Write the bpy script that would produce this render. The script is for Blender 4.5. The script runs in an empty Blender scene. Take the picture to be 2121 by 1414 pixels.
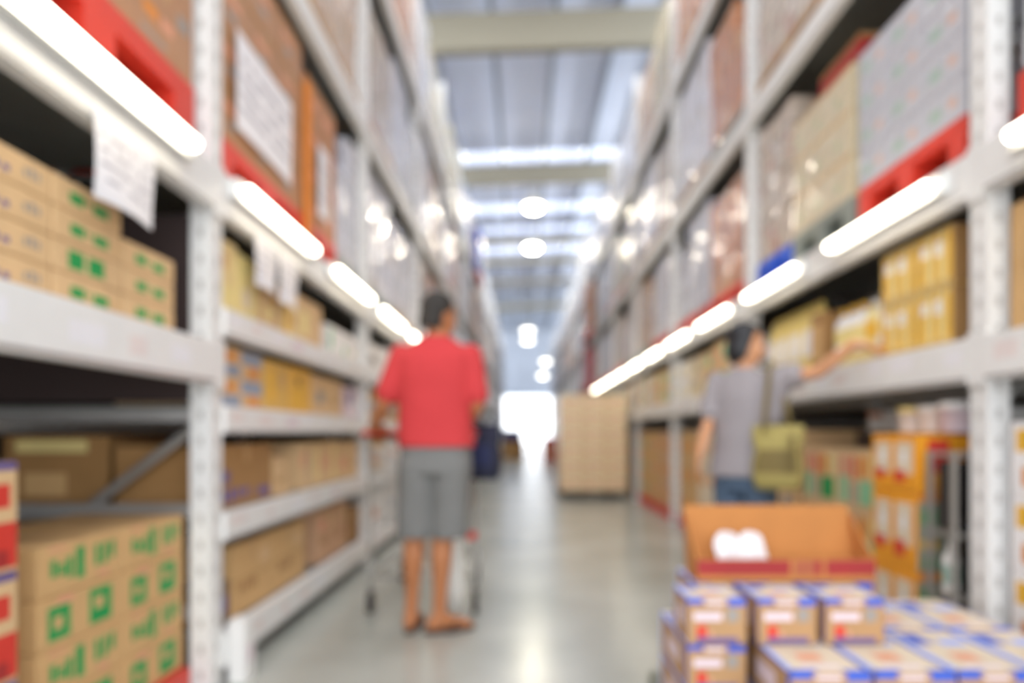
import bpy, bmesh, math, random
from mathutils import Vector, Matrix
S = bpy.context.scene
COL = S.collection
R = random.Random(7)

# ------------------------------------------------------------------ camera
cd = bpy.data.cameras.new('camera'); cam = bpy.data.objects.new('camera', cd); COL.objects.link(cam)
cam.location = (0, 0, 1.0); cam.rotation_euler = (math.pi/2, 0, 0)
cd.sensor_width = 36.0; cd.lens = 36.0*1485/2121
cd.shift_x = (1060.5-1085)/2121; cd.shift_y = (897-707)/2121
cd.clip_start = 0.05; cd.clip_end = 300
cd.dof.use_dof = True; cd.dof.focus_distance = 0.5; cd.dof.aperture_fstop = 2.4
S.camera = cam
# ------------------------------------------------------------------ world, exposure
w = bpy.data.worlds.new('daylight'); S.world = w; w.use_nodes = True
bg = w.node_tree.nodes['Background']; bg.inputs[0].default_value = (0.93, 0.96, 1.0, 1); bg.inputs[1].default_value = 2.75
S.view_settings.view_transform = 'Standard'; S.view_settings.look = 'None'
S.view_settings.gamma = 1; S.view_settings.use_curve_mapping = False
S.view_settings.exposure = 0.45
SKYLIGHT = .72; TUBE = 8.0; LAMP = 110.0
for i, (y, e) in enumerate(((-1, 130), (5.0, 70), (10.5, 60))):     # added fill lights over the aisle, unseen above the frame
    ld = bpy.data.lights.new('roof_light', 'AREA'); ld.shape = 'RECTANGLE'; ld.size = 5.0; ld.size_y = 2.0; ld.energy = e; ld.color = (1, .99, .97)
    lo = bpy.data.objects.new('roof_light', ld); lo.location = (.2, y, 8.6); COL.objects.link(lo)

for y in (2, 10, 18, 26, 34, 42, 50):            # added fill lights hidden behind the racks, to brighten roof and far end
    for x in (-6.2, 6.6):
        ld = bpy.data.lights.new('high_bay_light', 'POINT'); ld.shadow_soft_size = .25; ld.energy = 600 if y < 20 else 850 if y < 40 else 330; ld.color = (.86, .92, 1)
        lo = bpy.data.objects.new('high_bay_light', ld); lo.location = (x, y, 7.3); COL.objects.link(lo)
# ------------------------------------------------------------------ materials
def lin(h):
    h = h.lstrip('#'); v = [int(h[i:i+2], 16)/255 for i in (0, 2, 4)]
    return tuple(x/12.92 if x <= .04045 else ((x+.055)/1.055)**2.4 for x in v) + (1,)
MATS = {}
def mat(name, hexc, rough=.6, metal=0.0, var=.12, scale=9.0, coat=0.0, bump=0.0, bscale=20.0, emit=0.0, spec=.5):
    if name in MATS: return MATS[name]
    m = bpy.data.materials.new(name); m.use_nodes = True; nt = m.node_tree; b = nt.nodes['Principled BSDF']
    c = lin(hexc)
    tc = nt.nodes.new('ShaderNodeTexCoord'); nz = nt.nodes.new('ShaderNodeTexNoise'); nz.inputs['Scale'].default_value = scale
    nz.inputs['Detail'].default_value = 2
    nt.links.new(tc.outputs['Object'], nz.inputs['Vector'])
    mx = nt.nodes.new('ShaderNodeMix'); mx.data_type = 'RGBA'
    mx.inputs[6].default_value = tuple(x*(1-var) for x in c[:3])+(1,); mx.inputs[7].default_value = tuple(min(1, x*(1+var)) for x in c[:3])+(1,)
    nt.links.new(nz.outputs['Fac'], mx.inputs[0]); nt.links.new(mx.outputs[2], b.inputs['Base Color'])
    b.inputs['Roughness'].default_value = rough; b.inputs['Metallic'].default_value = metal
    b.inputs['Specular IOR Level'].default_value = spec
    if coat:
        b.inputs['Coat Weight'].default_value = coat; b.inputs['Coat Roughness'].default_value = .12
    if bump:
        n2 = nt.nodes.new('ShaderNodeTexNoise'); n2.inputs['Scale'].default_value = bscale; n2.inputs['Detail'].default_value = 1
        nt.links.new(tc.outputs['Object'], n2.inputs['Vector'])
        bp = nt.nodes.new('ShaderNodeBump'); bp.inputs['Strength'].default_value = bump; bp.inputs['Distance'].default_value = .05
        nt.links.new(n2.outputs['Fac'], bp.inputs['Height'])
        nt.links.new(bp.outputs['Normal'], b.inputs['Coat Normal' if coat else 'Normal'])
    if emit:
        b.inputs['Emission Color'].default_value = c; b.inputs['Emission Strength'].default_value = emit
    MATS[name] = m; return m

RACK = mat('painted_steel', '#eae9e6', .45, var=.05)
HOLE = mat('slot_dark', '#bdbab5', .8)
DECK = mat('shelf_steel', '#8d8f8a', .5, .3)
BRACE = mat('galvanised_steel', '#a9a7a4', .4, .5)
CARD = mat('cardboard', '#d2aa74', .8)
CARD_D = mat('cardboard_brown', '#a57c4b', .8)
CARD_L = mat('cardboard_pale', '#dcb98a', .8)
CARD_P = mat('cardboard_pinkish', '#cda27e', .8)
TAPE = mat('packing_tape', '#b98f58', .3)
GREEN = mat('print_green', '#0f9a4c', .6)
LGREEN = mat('print_pale_green', '#8cc69a', .6)
RED = mat('print_red', '#d8392c', .6)
DRED = mat('print_dark_red', '#a82a28', .6)
PURPLE = mat('print_purple', '#6a5a8c', .6)
GREYP = mat('print_grey', '#9a938c', .6)
BLUEGREY = mat('print_blue_grey', '#93a0b4', .6)
BLUE = mat('print_blue', '#4160c4', .6)
LBLUE = mat('print_pale_blue', '#9fb2ee', .6)
CREAM = mat('board_cream', '#e2d2b8', .75)
ORANGEP = mat('print_orange', '#e08a2c', .6)
SALMON = mat('print_salmon', '#df9c7c', .6)
YELLOW = mat('print_yellow', '#e8b32f', .5)
PALEY = mat('print_pale_yellow', '#ecd890', .5)
WHITEP = mat('print_white', '#efecea', .6)
PINKW = mat('print_pink_white', '#e2cfd6', .6)
PALLET_R = mat('plastic_red', '#d8402f', .4)
PALLET_B = mat('plastic_blue', '#1f5ad6', .4)
PALLET_G = mat('plastic_grey_green', '#8d938a', .5)
PALLET_W = mat('pallet_wood', '#b08a5c', .8)
PAPER = mat('paper', '#eeecef', .7, var=.03)
INK = mat('paper_ink', '#b9b6bd', .7)
ORANGE = mat('orange_carton', '#f0a020', .55)
BROWNSIDE = mat('carton_raw_orange', '#bc7c40', .8)
DARK = mat('dark_plastic', '#2a2624', .5)
STEEL = mat('grey_metal_stand', '#9b958d', .45, .3)

# ------------------------------------------------------------------ builders
def link(o, parent=None):
    COL.objects.link(o)
    if parent is not None: o.parent = parent
    return o
def tag(o, label=None, cat=None, group=None, kind=None):
    if label: o['label'] = label
    if cat: o['category'] = cat
    if group: o['group'] = group
    if kind: o['kind'] = kind
    return o
def empty(name, loc, label=None, cat=None, group=None, rz=0):
    o = bpy.data.objects.new(name, None); o.location = loc; o.rotation_euler = (0, 0, rz); o.empty_display_size = .1
    link(o); return tag(o, label, cat, group)
def put(name, me, loc=(0, 0, 0), parent=None, label=None, cat=None, group=None, kind=None, rz=0):
    o = bpy.data.objects.new(name, me); o.location = loc; o.rotation_euler = (0, 0, rz)
    link(o, parent); return tag(o, label, cat, group, kind)
def bevel(o, wd=.004, seg=1):
    m = o.modifiers.new('bevel', 'BEVEL'); m.width = wd; m.segments = seg; m.limit_method = 'ANGLE'; m.angle_limit = .6
    return o

def lattice(name, xs, ys, zs, mats, solid=None, fmat=None):
    """closed surface of the solid cells of a grid; fmat(axis, sign, cx, cy, cz) -> material index"""
    xs, ys, zs = [sorted(set(round(v, 5) for v in a)) for a in (xs, ys, zs)]
    n = (len(xs)-1, len(ys)-1, len(zs)-1); A = (xs, ys, zs)
    mid = lambda a, i: (A[a][i]+A[a][i+1])/2
    def sol(i, j, k):
        if i < 0 or j < 0 or k < 0 or i >= n[0] or j >= n[1] or k >= n[2]: return False
        return True if solid is None else solid(mid(0, i), mid(1, j), mid(2, k))
    vid = {}; V = []; F = []; FM = []
    def vv(i, j, k):
        t = (i, j, k)
        if t not in vid: vid[t] = len(V); V.append((xs[i], ys[j], zs[k]))
        return vid[t]
    full = solid is None
    for i in range(n[0]):
        for j in range(n[1]):
            for k in range(n[2]):
                if full and 0 < i < n[0]-1 and 0 < j < n[1]-1 and 0 < k < n[2]-1: continue
                if not sol(i, j, k): continue
                for ax, sg in ((0, -1), (0, 1), (1, -1), (1, 1), (2, -1), (2, 1)):
                    q = [i, j, k]; q[ax] += sg
                    if sol(*q): continue
                    I = [i, j, k]
                    if sg > 0: I[ax] += 1
                    b, c = (ax+1) % 3, (ax+2) % 3
                    def P(db, dc):
                        t = list(I); t[b] += db; t[c] += dc; return vv(*t)
                    f = [P(0, 0), P(1, 0), P(1, 1), P(0, 1)]
                    if sg < 0: f.reverse()
                    F.append(f)
                    FM.append(fmat(ax, sg, mid(0, i), mid(1, j), mid(2, k)) if fmat else 0)
    me = bpy.data.meshes.new(name); me.from_pydata(V, [], F)
    for m in mats: me.materials.append(m)
    me.polygons.foreach_set('material_index', FM); me.update()
    return me

# prints: (face, u0, v0, u1, v1, material); face px: u runs to +Y, nx: u runs to -Y, ny: u runs to +X, top: u +X v +Y
def box_mesh(name, dx, dy, dz, base, prints=(), ctr=True):
    mats = [base]; xs = [-dx/2, dx/2]; ys = [-dy/2, dy/2]; zs = [0, dz]; P = []
    for f, u0, v0, u1, v1, m in prints:
        if m not in mats: mats.append(m)
        mi = mats.index(m)
        if f == 'nx': u0, u1 = 1-u1, 1-u0
        if f in ('px', 'nx'):
            a = (-dy/2+u0*dy, -dy/2+u1*dy); b = (v0*dz, v1*dz); ys += a; zs += b
        elif f == 'ny':
            a = (-dx/2+u0*dx, -dx/2+u1*dx); b = (v0*dz, v1*dz); xs += a; zs += b
        else:
            a = (-dx/2+u0*dx, -dx/2+u1*dx); b = (-dy/2+v0*dy, -dy/2+v1*dy); xs += a; ys += b
        P.append((f, a, b, mi))
    def fm(ax, sg, x, y, z):
        key = {(0, 1): 'px', (0, -1): 'nx', (1, -1): 'ny', (2, 1): 'top'}.get((ax, sg)); r = 0
        p = (y, z) if ax == 0 else (x, z) if ax == 1 else (x, y)
        for f, a, b, mi in P:
            if f == key and a[0] < p[0] < a[1] and b[0] < p[1] < b[1]: r = mi
        return r
    return lattice(name, xs, ys, zs, mats, None, fm)
def marks(f, u0, v0, u1, v1, m, n=4, seed=1):
    r = random.Random(seed); out = []; wd = (u1-u0)/n
    for i in range(n):
        a = u0+i*wd; b = a+wd*r.uniform(.6, .85); out.append((f, a, v0+(v1-v0)*r.choice((0, 0, .2)), b, v1-(v1-v0)*r.choice((0, 0, .25)), m))
    return out
def tape(f='top'):
    return [('top', 0, .46, 1, .54, TAPE), ('px', .46, .72, .54, 1, TAPE), ('nx', .46, .72, .54, 1, TAPE)]

class MB:
    def __init__(s): s.v = []; s.f = []; s.m = []; s.cm = 0
    def tube(s, pts, r, n=8, caps=True, up=None):
        pts = [Vector(p) for p in pts]; rs = r if isinstance(r, (list, tuple)) else [r]*len(pts); base = len(s.v); prev = None
        for i, p in enumerate(pts):
            d = (pts[min(i+1, len(pts)-1)]-pts[max(i-1, 0)]).normalized()
            a = prev if prev is not None else (Vector((0, 0, 1)) if abs(d.z) < .9 else Vector((1, 0, 0)))
            x = d.cross(a).normalized(); y = x.cross(d).normalized(); prev = y
            for k in range(n):
                t = 2*math.pi*k/n; s.v.append(p+rs[i]*(x*math.cos(t)+y*math.sin(t)))
        for i in range(len(pts)-1):
            for k in range(n):
                a = base+i*n+k; b = base+i*n+(k+1) % n; s.f.append((a, b, b+n, a+n)); s.m.append(s.cm)
        if caps:
            s.f.append(tuple(base+k for k in range(n))[::-1]); s.m.append(s.cm)
            e = base+(len(pts)-1)*n; s.f.append(tuple(e+k for k in range(n))); s.m.append(s.cm)
    def lathe(s, prof, c=(0, 0, 0), n=16, axis='z'):
        base = len(s.v); c = Vector(c)
        for r, h in prof:
            for k in range(n):
                t = 2*math.pi*k/n; a, b = r*math.cos(t), r*math.sin(t)
                s.v.append(c+(Vector((a, b, h)) if axis == 'z' else Vector((h, a, b)) if axis == 'x' else Vector((b, h, a))))
        for i in range(len(prof)-1):
            for k in range(n):
                a = base+i*n+k; b = base+i*n+(k+1) % n; s.f.append((a, b, b+n, a+n)); s.m.append(s.cm)
        s.f.append(tuple(base+k for k in range(n))[::-1]); s.m.append(s.cm)
        e = base+(len(prof)-1)*n; s.f.append(tuple(e+k for k in range(n))); s.m.append(s.cm)
    def box(s, x0, x1, y0, y1, z0, z1):
        b = len(s.v)
        for z in (z0, z1):
            for x, y in ((x0, y0), (x1, y0), (x1, y1), (x0, y1)): s.v.append(Vector((x, y, z)))
        for f in ((0, 3, 2, 1), (4, 5, 6, 7), (0, 1, 5, 4), (1, 2, 6, 5), (2, 3, 7, 6), (3, 0, 4, 7)):
            s.f.append(tuple(b+i for i in f)); s.m.append(s.cm)
    def mesh(s, name, mats, smooth=False):
        me = bpy.data.meshes.new(name); me.from_pydata([tuple(v) for v in s.v], [], s.f)
        for m in (mats if isinstance(mats, (list, tuple)) else [mats]): me.materials.append(m)
        me.polygons.foreach_set('material_index', s.m)
        if smooth: me.polygons.foreach_set('use_smooth', [True]*len(me.polygons))
        me.update(); return me

ORD = ['nearest', 'second', 'third', 'fourth', 'fifth', 'sixth', 'seventh', 'eighth', 'ninth', 'tenth', 'eleventh', 'twelfth', 'thirteenth', 'fourteenth', 'fifteenth', 'sixteenth', 'seventeenth']

# ================================================================== SETTING
XL, XR, BAY = -1.2, 1.65, 2.7
YL0, YR0 = .1, -.1           # first frame of each rack run
END = 54.0
def floor_mat():
    m = bpy.data.materials.new('polished_concrete'); m.use_nodes = True; nt = m.node_tree; b = nt.nodes['Principled BSDF']
    tc = nt.nodes.new('ShaderNodeTexCoord'); n1 = nt.nodes.new('ShaderNodeTexNoise'); n1.inputs['Scale'].default_value = 1.3; n1.inputs['Detail'].default_value = 5
    rp = nt.nodes.new('ShaderNodeValToRGB'); rp.color_ramp.elements[0].position = .3; rp.color_ramp.elements[1].position = .7
    rp.color_ramp.elements[0].color = lin('#a3a59d'); rp.color_ramp.elements[1].color = lin('#b7b8b0')
    nt.links.new(tc.outputs['Object'], n1.inputs['Vector']); nt.links.new(n1.outputs['Fac'], rp.inputs[0])
    nt.links.new(rp.outputs[0], b.inputs['Base Color'])
    mr = nt.nodes.new('ShaderNodeMapRange'); mr.inputs[3].default_value = .16; mr.inputs[4].default_value = .3
    nt.links.new(n1.outputs['Fac'], mr.inputs[0]); nt.links.new(mr.outputs[0], b.inputs['Roughness'])
    b.inputs['Specular IOR Level'].default_value = .6
    return m
put('floor', lattice('floor', [-14, 14], [-8, 70], [-.2, 0], [floor_mat()]), kind='structure')
WALL = mat('wall_panel', '#c3c8d2', .7, var=.04, scale=.6)
ROOF = mat('roof_sheet', '#dbe0ee', .6, var=.05, scale=.8)
GIRDER = mat('girder_paint', '#8f8876', .6, var=.05)
PURL = mat('purlin_steel', '#8f939a', .5, .2)
SKY = mat('skylight_sheet', '#dfe8ff', .5, var=.02, emit=SKYLIGHT)
DX0, DX1, DZ = -1.64, 2.6, 3.8
put('wall_back', lattice('wall_back', [-14, DX0, DX1, 14], [END, END+.3], [0, DZ, 9.6], [WALL], lambda x, y, z: not (DX0 < x < DX1 and z < DZ)), kind='structure')
dm = MB(); t = .12
for x in (DX0, DX1-t): dm.box(x, x+t, END-.1, END-.002, 0, DZ)
dm.box(DX0, DX1, END-.1, END-.002, DZ, DZ+.25)
put('door_1', dm.mesh('door_frame', mat('door_frame_paint', '#a9b2bf', .5)), kind='structure')
TILT = .035
def tilt(o): o.rotation_euler = (0, -math.atan(TILT), 0); return o
SKYROWS = [(-3, -1), (2.0, 3.2), (6.6, 8.6), (20.3, 21.2), (25.0, 26.0), (27.8, 28.6), (30.6, 31.9)]
for sd_, x in (('left', -13.9), ('right', 13.8)):
    put('wall_'+sd_, lattice('wall', [x, x+.1], [-8, END], [0, 10], [WALL]), kind='structure')
# roof sheet with openings, filled by skylight panes between the purlins
pur = [-6.6+1.2*i for i in range(12)]
def in_sky(x, y): return -6.6 < x < 6.6 and any(a < y < b for a, b in SKYROWS)
ry = [-8, END]+[v for ab in SKYROWS for v in ab]
tilt(put('ceiling', lattice('ceiling', [-14, -6.6, 6.6, 14], ry, [0, .12], [ROOF], lambda x, y, z: not in_sky(x, y)), (0, 0, 9), kind='structure'))
n = 0
for a, b in SKYROWS:
    n += 1
    me = MB()
    for p in pur[:-1]: me.box(p+.1, p+1.1, a+.01, b-.01, .03, .06)
    tilt(put('window_%d' % n, me.mesh('skylight', SKY), (0, 0, 9), kind='structure'))
k = 0
for i, y in enumerate([6.5, 13.0, 20.0, 26.8, 29.5, 33.5, 40.4]):
    h = (.66, .66, .5, .16, .2, .2, .3)[i]
    g = lattice('girder', [-14, 14], [0, .09, .16, .25], [0, .05, h-.05, h], [GIRDER], lambda x, yy, z: z < .05 or z > h-.05 or .09 < yy < .16 or (i != 0 and yy < .1))
    tilt(put('trim_%d' % (i+1), g, (0, y, 8.1 if i == 3 else 8.0), kind='structure'))
for j, p in enumerate(pur):
    tilt(put('trim_%d' % (20+j), box_mesh('purlin', .1, END+8, .2, PURL), (p, (END-8)/2, 8.78+TILT*p), kind='structure'))

# ================================================================== RACKS
def upright_mesh(dx, dy, h):
    pr = []
    nn = int(h/.1)
    for i in range(nn):
        v = (i+.4)*.1/h
        for f in ('px', 'nx', 'ny'): pr.append((f, .38, v, .62, v+.035/h, HOLE))
    return box_mesh('upright', dx, dy, h, RACK, pr)
UP = upright_mesh(.08, .1, 6.3)
FOOT = box_mesh('foot_plate', .13, .12, .012, BRACE)
def beam_mesh(L, h, labels=False, seed=0):
    pr = []
    if labels:
        r = random.Random(seed); u = .02
        while u < .95:
            wd = r.uniform(.03, .07); v0 = r.uniform(.3, .5); m = r.choice((PAPER, PAPER, PINKW, mat('price_card_pale', '#e8dcd8', .5)))
            for f in ('px', 'nx'): pr.append((f, u, v0, min(u+wd, .99), v0+.38, m))
            u += wd+r.uniform(.03, .12)
    pr += [('px', 0, .02, 1, .1, BRACE), ('nx', 0, .02, 1, .1, BRACE)]
    return box_mesh('beam', .05, L, h, RACK, pr)
BEAMS = {}
def bmesh_for(L, h, lab, seed):
    k = (round(L, 3), h, seed if lab else -1)
    if k not in BEAMS: BEAMS[k] = beam_mesh(L, h, lab, seed)
    return BEAMS[k]
def brace_mesh(a, b, r=.018):
    mb = MB(); mb.tube([a, b], r, 6); return mb.mesh('brace', BRACE)
BR = {}
PANEL = box_mesh('shelf_panel', .88, BAY-.12, .02, DECK)
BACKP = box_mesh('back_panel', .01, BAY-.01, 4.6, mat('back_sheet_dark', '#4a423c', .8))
def rack_bay(side, i, label):
    sx = -1 if side == 'left' else 1       # rack goes back in this X direction
    X = XL if sx < 0 else XR
    y0 = (YL0 if sx < 0 else YR0)+BAY*i; y1 = y0+BAY
    t = empty('rack_bay', (X, y1, 0), label, 'rack', side+' rack bays')
    xc = sx*.04; xr = sx*.96
    for x in (xc, xr):
        put('upright', UP, (x, 0, .012), t); put('foot_plate', FOOT, (x, 0, 0), t)
    hz = [(.30, 'h'), (.70, 'h'), (1.07, 'h'), (2.42, 'h'), (3.8, 'h'), (5.2, 'h')]
    for z, _ in hz:
        if ('h', sx) not in BR: BR[('h', sx)] = box_mesh('brace', .84, .045, .05, BRACE)
        put('brace', BR[('h', sx)], (sx*.5, 0, z-.025), t)
    zz = [(1.03, .40), (1.11, 1.75), (2.46, 1.79), (2.46, 3.1), (3.84, 3.14), (3.84, 4.5), (5.24, 4.54)]
    for a, b in zz:
        kk = (a, b, sx)
        if kk not in BR: BR[kk] = brace_mesh((sx*.09, .03, a), (sx*.92, .03, b), .02)
        put('brace', BR[kk], (0, 0, 0), t)
    lev = [(4.74, .13), (3.23, .14), (1.86, .17)]
    if sx < 0 and i >= 1: lev += [(1.39, .11), (1.0, .11), (.57, .11), (.07, .13)]
    else: lev += [(1.19, .16)]
    for z, h in lev:
        L = BAY-.104
        near = i <= 2
        put('beam', bmesh_for(L, h, z < 1.6 and near, i+int(z*10)), (sx*(.025-.015), -BAY/2, z), t)
        put('beam', bmesh_for(L, h, False, 0), (sx*.97, -BAY/2, z), t)
        put('shelf_panel', PANEL, (sx*.49, -BAY/2, z+h-.02), t)
        if ('c', h, sx) not in BR: BR[('c', h, sx)] = box_mesh('beam_connector', .012, .1, h+.03, RACK)
        put('beam_connector', BR[('c', h, sx)], (-sx*.0075, 0, z-.015), t)
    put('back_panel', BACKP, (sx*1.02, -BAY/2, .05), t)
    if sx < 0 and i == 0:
        put('side_sheet', box_mesh('side_sheet', .86, .006, .72, mat('side_sheet_dark', '#3a2c2a', .8)), (sx*.5, -.04, 1.12), t)  # dark sheet added in place of the shade behind the front frame
    if sx < 0 and i == 1:
        put('foot_guard', box_mesh('foot_guard', .07, .10, .25, RACK, [('px', .2, .3, .7, .6, PINKW)]), (.054, -BAY+.115, .0), t)
    return t
NB = 16
WHAT_L = ['holding green marked cartons and a red stack', 'with five low shelves of brown cartons', 'behind the man in the red shirt']
WHAT_R = ['cut off by the right edge of the photo', 'with yellow goods above the orange cartons', 'behind the woman reaching out']
for i in range(NB):
    rack_bay('left', i, 'white steel rack bay on the left, '+(WHAT_L[i] if i < 3 else ORD[i]+' from the camera'))
    rack_bay('right', i, 'white steel rack bay on the right, '+(WHAT_R[i] if i < 3 else ORD[i]+' from the camera'))

# ---- strip lights on the beams
TUBEM = mat('lit_tube', '#fff6e2', .4, var=.01, emit=TUBE)
HOUS = mat('light_housing', '#e6e6e2', .4, var=.03)
TLEN = {-1: .94, 1: .90}
def tube_light_meshes(sx):
    L = TLEN[sx]; h = box_mesh('housing', .035, L+.10, .075, HOUS)
    mb = MB(); mb.tube([(-sx*.040, -L/2, .037), (-sx*.040, L/2, .037)], .024, 10); return h, mb.mesh('tube', TUBEM, True)
TL = {-1: tube_light_meshes(-1), 1: tube_light_meshes(1)}
def strip_light(sx, yc, label, z):
    X = XL+.034 if sx < 0 else XR-.034
    t = empty('strip_light', (X, yc, z), label, 'light', 'fluorescent strip lights on the '+('left' if sx < 0 else 'right')+' beam')
    put('housing', TL[sx][0], (0, 0, 0), t); put('tube', TL[sx][1], (0, 0, 0), t)
for i in range(9): strip_light(-1, 1.98+1.42*i, ('lit white strip light on the left rack beam, ' + ('largest, at top left corner' if i == 0 else ORD[i]+' from the camera')), 1.95)
for i in range(11): strip_light(1, 1.87+1.385*i, ('lit white strip light on the right rack beam, ' + ('cut off by right photo edge' if i == 0 else ORD[i]+' from the camera')), 1.925)

# ---- pendant lamps
GLOW = mat('lamp_glow', '#fff7df', .4, var=.01, emit=LAMP); SHADE = mat('lamp_shade', '#d9d6cc', .4, var=.03)
GLOW_FAR = mat('lamp_glow_pale', '#fffaf0', .4, var=.01, emit=6.0)
def pendant(x, y, z, r, label):
    t = empty('pendant_lamp', (x, y, z), label, 'lamp', 'pendant lamps over the aisle')
    mb = MB(); mb.lathe([(r, .02), (r*.95, .1), (r*.6, .26), (r*.25, .34), (r*.2, .46)]); put('lamp_shade', mb.mesh('lamp_shade', SHADE, True), (0, 0, 0), t)
    mb = MB(); mb.lathe([(r*.2, -.12), (r*.7, -.09), (r*.93, -.02), (r*.93, .015)]); put('diffuser', mb.mesh('diffuser', GLOW if y < 30 else GLOW_FAR, True), (0, 0, 0), t)
    mb = MB(); mb.tube([(0, 0, .44), (0, 0, 8.99+TILT*x-z)], .012, 6); put('cord', mb.mesh('cord', DARK), (0, 0, 0), t)
pendant(.28, 20.6, 7.5, .26, 'lit round pendant lamp over the aisle, topmost and nearest')
pendant(.30, 25.1, 7.5, .27, 'lit round pendant lamp over the aisle, second from the top')
pendant(.24, 44.0, 7.3, .38, 'lit white pendant lamp, upper of the close pair far down the aisle')
pendant(.26, 48.0, 7.2, .38, 'lit white pendant lamp, lower of the close pair far down the aisle')
pendant(1.5, 49.0, 5.9, .32, 'pale lamp hung right of the aisle near the back wall, upper one')
pendant(1.35, 51.0, 5.1, .32, 'pale lamp hung right of the aisle near the back wall, lower one')

# ================================================================== PALLETS AND WRAPPED LOADS
PM = {}
def pallet_mesh(dy, dx, h, m):
    k = (round(dy, 3), dx, h, m.name)
    if k in PM: return PM[k]
    b = .13*dy
    ys = [-dy/2, -dy/2+b, -b/2, b/2, dy/2-b, dy/2]; zs = [0, .18*h, .7*h, h]
    xs = [-dx/2, -dx/2+.12, -.06, .06, dx/2-.12, dx/2]
    def sol(x, y, z):
        if z > .7*h: return True
        leg = abs(y) < b/2 or abs(y) > dy/2-b
        if z < .18*h: return leg or abs(x) > dx/2-.12
        return leg and (abs(x) > dx/2-.12 or abs(x) < .06)
    PM[k] = lattice('pallet', xs, ys, zs, [m], sol); return PM[k]
def pallet(x, y, z, dy, dx, h, m, label, group='pallets'):
    return put('pallet', pallet_mesh(dy, dx, h, m), (x, y, z), None, label, 'pallet', group)

def wrap_mat(name, hexc, seam, prints=None, sz=(.38, .26)):
    """cartons behind glossy stretch film: carton seams as a brick pattern, wrinkled clear coat"""
    m = bpy.data.materials.new(name); m.use_nodes = True; nt = m.node_tree; b = nt.nodes['Principled BSDF']; L = nt.links.new
    tc = nt.nodes.new('ShaderNodeTexCoord'); sp = nt.nodes.new('ShaderNodeSeparateXYZ'); L(tc.outputs['Object'], sp.inputs[0])
    ad = nt.nodes.new('ShaderNodeMath'); ad.operation = 'ADD'; L(sp.outputs[0], ad.inputs[0]); L(sp.outputs[1], ad.inputs[1])
    cb = nt.nodes.new('ShaderNodeCombineXYZ'); L(ad.outputs[0], cb.inputs[0]); L(sp.outputs[2], cb.inputs[1])
    br = nt.nodes.new('ShaderNodeTexBrick'); L(cb.outputs[0], br.inputs['Vector']); br.offset = .5
    c = lin(hexc); c2 = prints and lin(prints) or tuple(x*.88 for x in c[:3])+(1,)
    br.inputs['Scale'].default_value = 1; br.inputs['Brick Width'].default_value = sz[0]; br.inputs['Row Height'].default_value = sz[1]
    br.inputs['Mortar Size'].default_value = .012; br.inputs['Color1'].default_value = c; br.inputs['Color2'].default_value = tuple(x*.9 for x in c[:3])+(1,)
    br.inputs['Mortar'].default_value = lin(seam)
    nz = nt.nodes.new('ShaderNodeTexNoise'); nz.inputs['Scale'].default_value = 6; L(tc.outputs['Object'], nz.inputs['Vector'])
    rp = nt.nodes.new('ShaderNodeValToRGB'); rp.color_ramp.elements[0].position = .57; rp.color_ramp.elements[1].position = .62; L(nz.outputs['Fac'], rp.inputs[0])
    mx = nt.nodes.new('ShaderNodeMix'); mx.data_type = 'RGBA'; L(rp.outputs[0], mx.inputs[0]); L(br.outputs['Color'], mx.inputs[6]); mx.inputs[7].default_value = c2
    L(mx.outputs[2], b.inputs['Base Color']); b.inputs['Roughness'].default_value = .6
    b.inputs['Coat Weight'].default_value = 1; b.inputs['Coat Roughness'].default_value = .05
    n2 = nt.nodes.new('ShaderNodeTexNoise'); n2.inputs['Scale'].default_value = 7; n2.inputs['Detail'].default_value = 1; n2.inputs['Distortion'].default_value = .6
    mp = nt.nodes.new('ShaderNodeMapping'); mp.inputs['Scale'].default_value = (1, 1, .45); L(tc.outputs['Object'], mp.inputs[0]); L(mp.outputs[0], n2.inputs['Vector'])
    bp = nt.nodes.new('ShaderNodeBump'); bp.inputs['Strength'].default_value = .8; bp.inputs['Distance'].default_value = .07
    L(n2.outputs['Fac'], bp.inputs['Height']); L(bp.outputs['Normal'], b.inputs['Coat Normal'])
    return m
WR = [('tan', wrap_mat('wrap_tan', '#c8a482', '#8e6e4e')), ('pale grey', wrap_mat('wrap_grey', '#cfcfd8', '#a8a8b2')),
      ('cream', wrap_mat('wrap_cream', '#d6c6a6', '#a8946e', '#9fae8a')), ('whitish', wrap_mat('wrap_white', '#e4e3ea', '#c0bfc8', '#d2c6ba')),
      ('brown', wrap_mat('wrap_brown', '#a88460', '#75583a')), ('bluish white', wrap_mat('wrap_blue', '#d2daee', '#aab4cc')),
      ('orange brown', wrap_mat('wrap_orange', '#cc8450', '#93572f', '#d9b08a')), ('red', wrap_mat('wrap_red', '#cc4a48', '#8a2c2c')), ('blue', wrap_mat('wrap_strong_blue', '#2f58c4', '#1f3a86')), ('beige', wrap_mat('wrap_beige', '#c9b9a8', '#97897a', '#b98f7f'))]
WR.insert(7, WR.pop(9))
LM = {}
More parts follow.
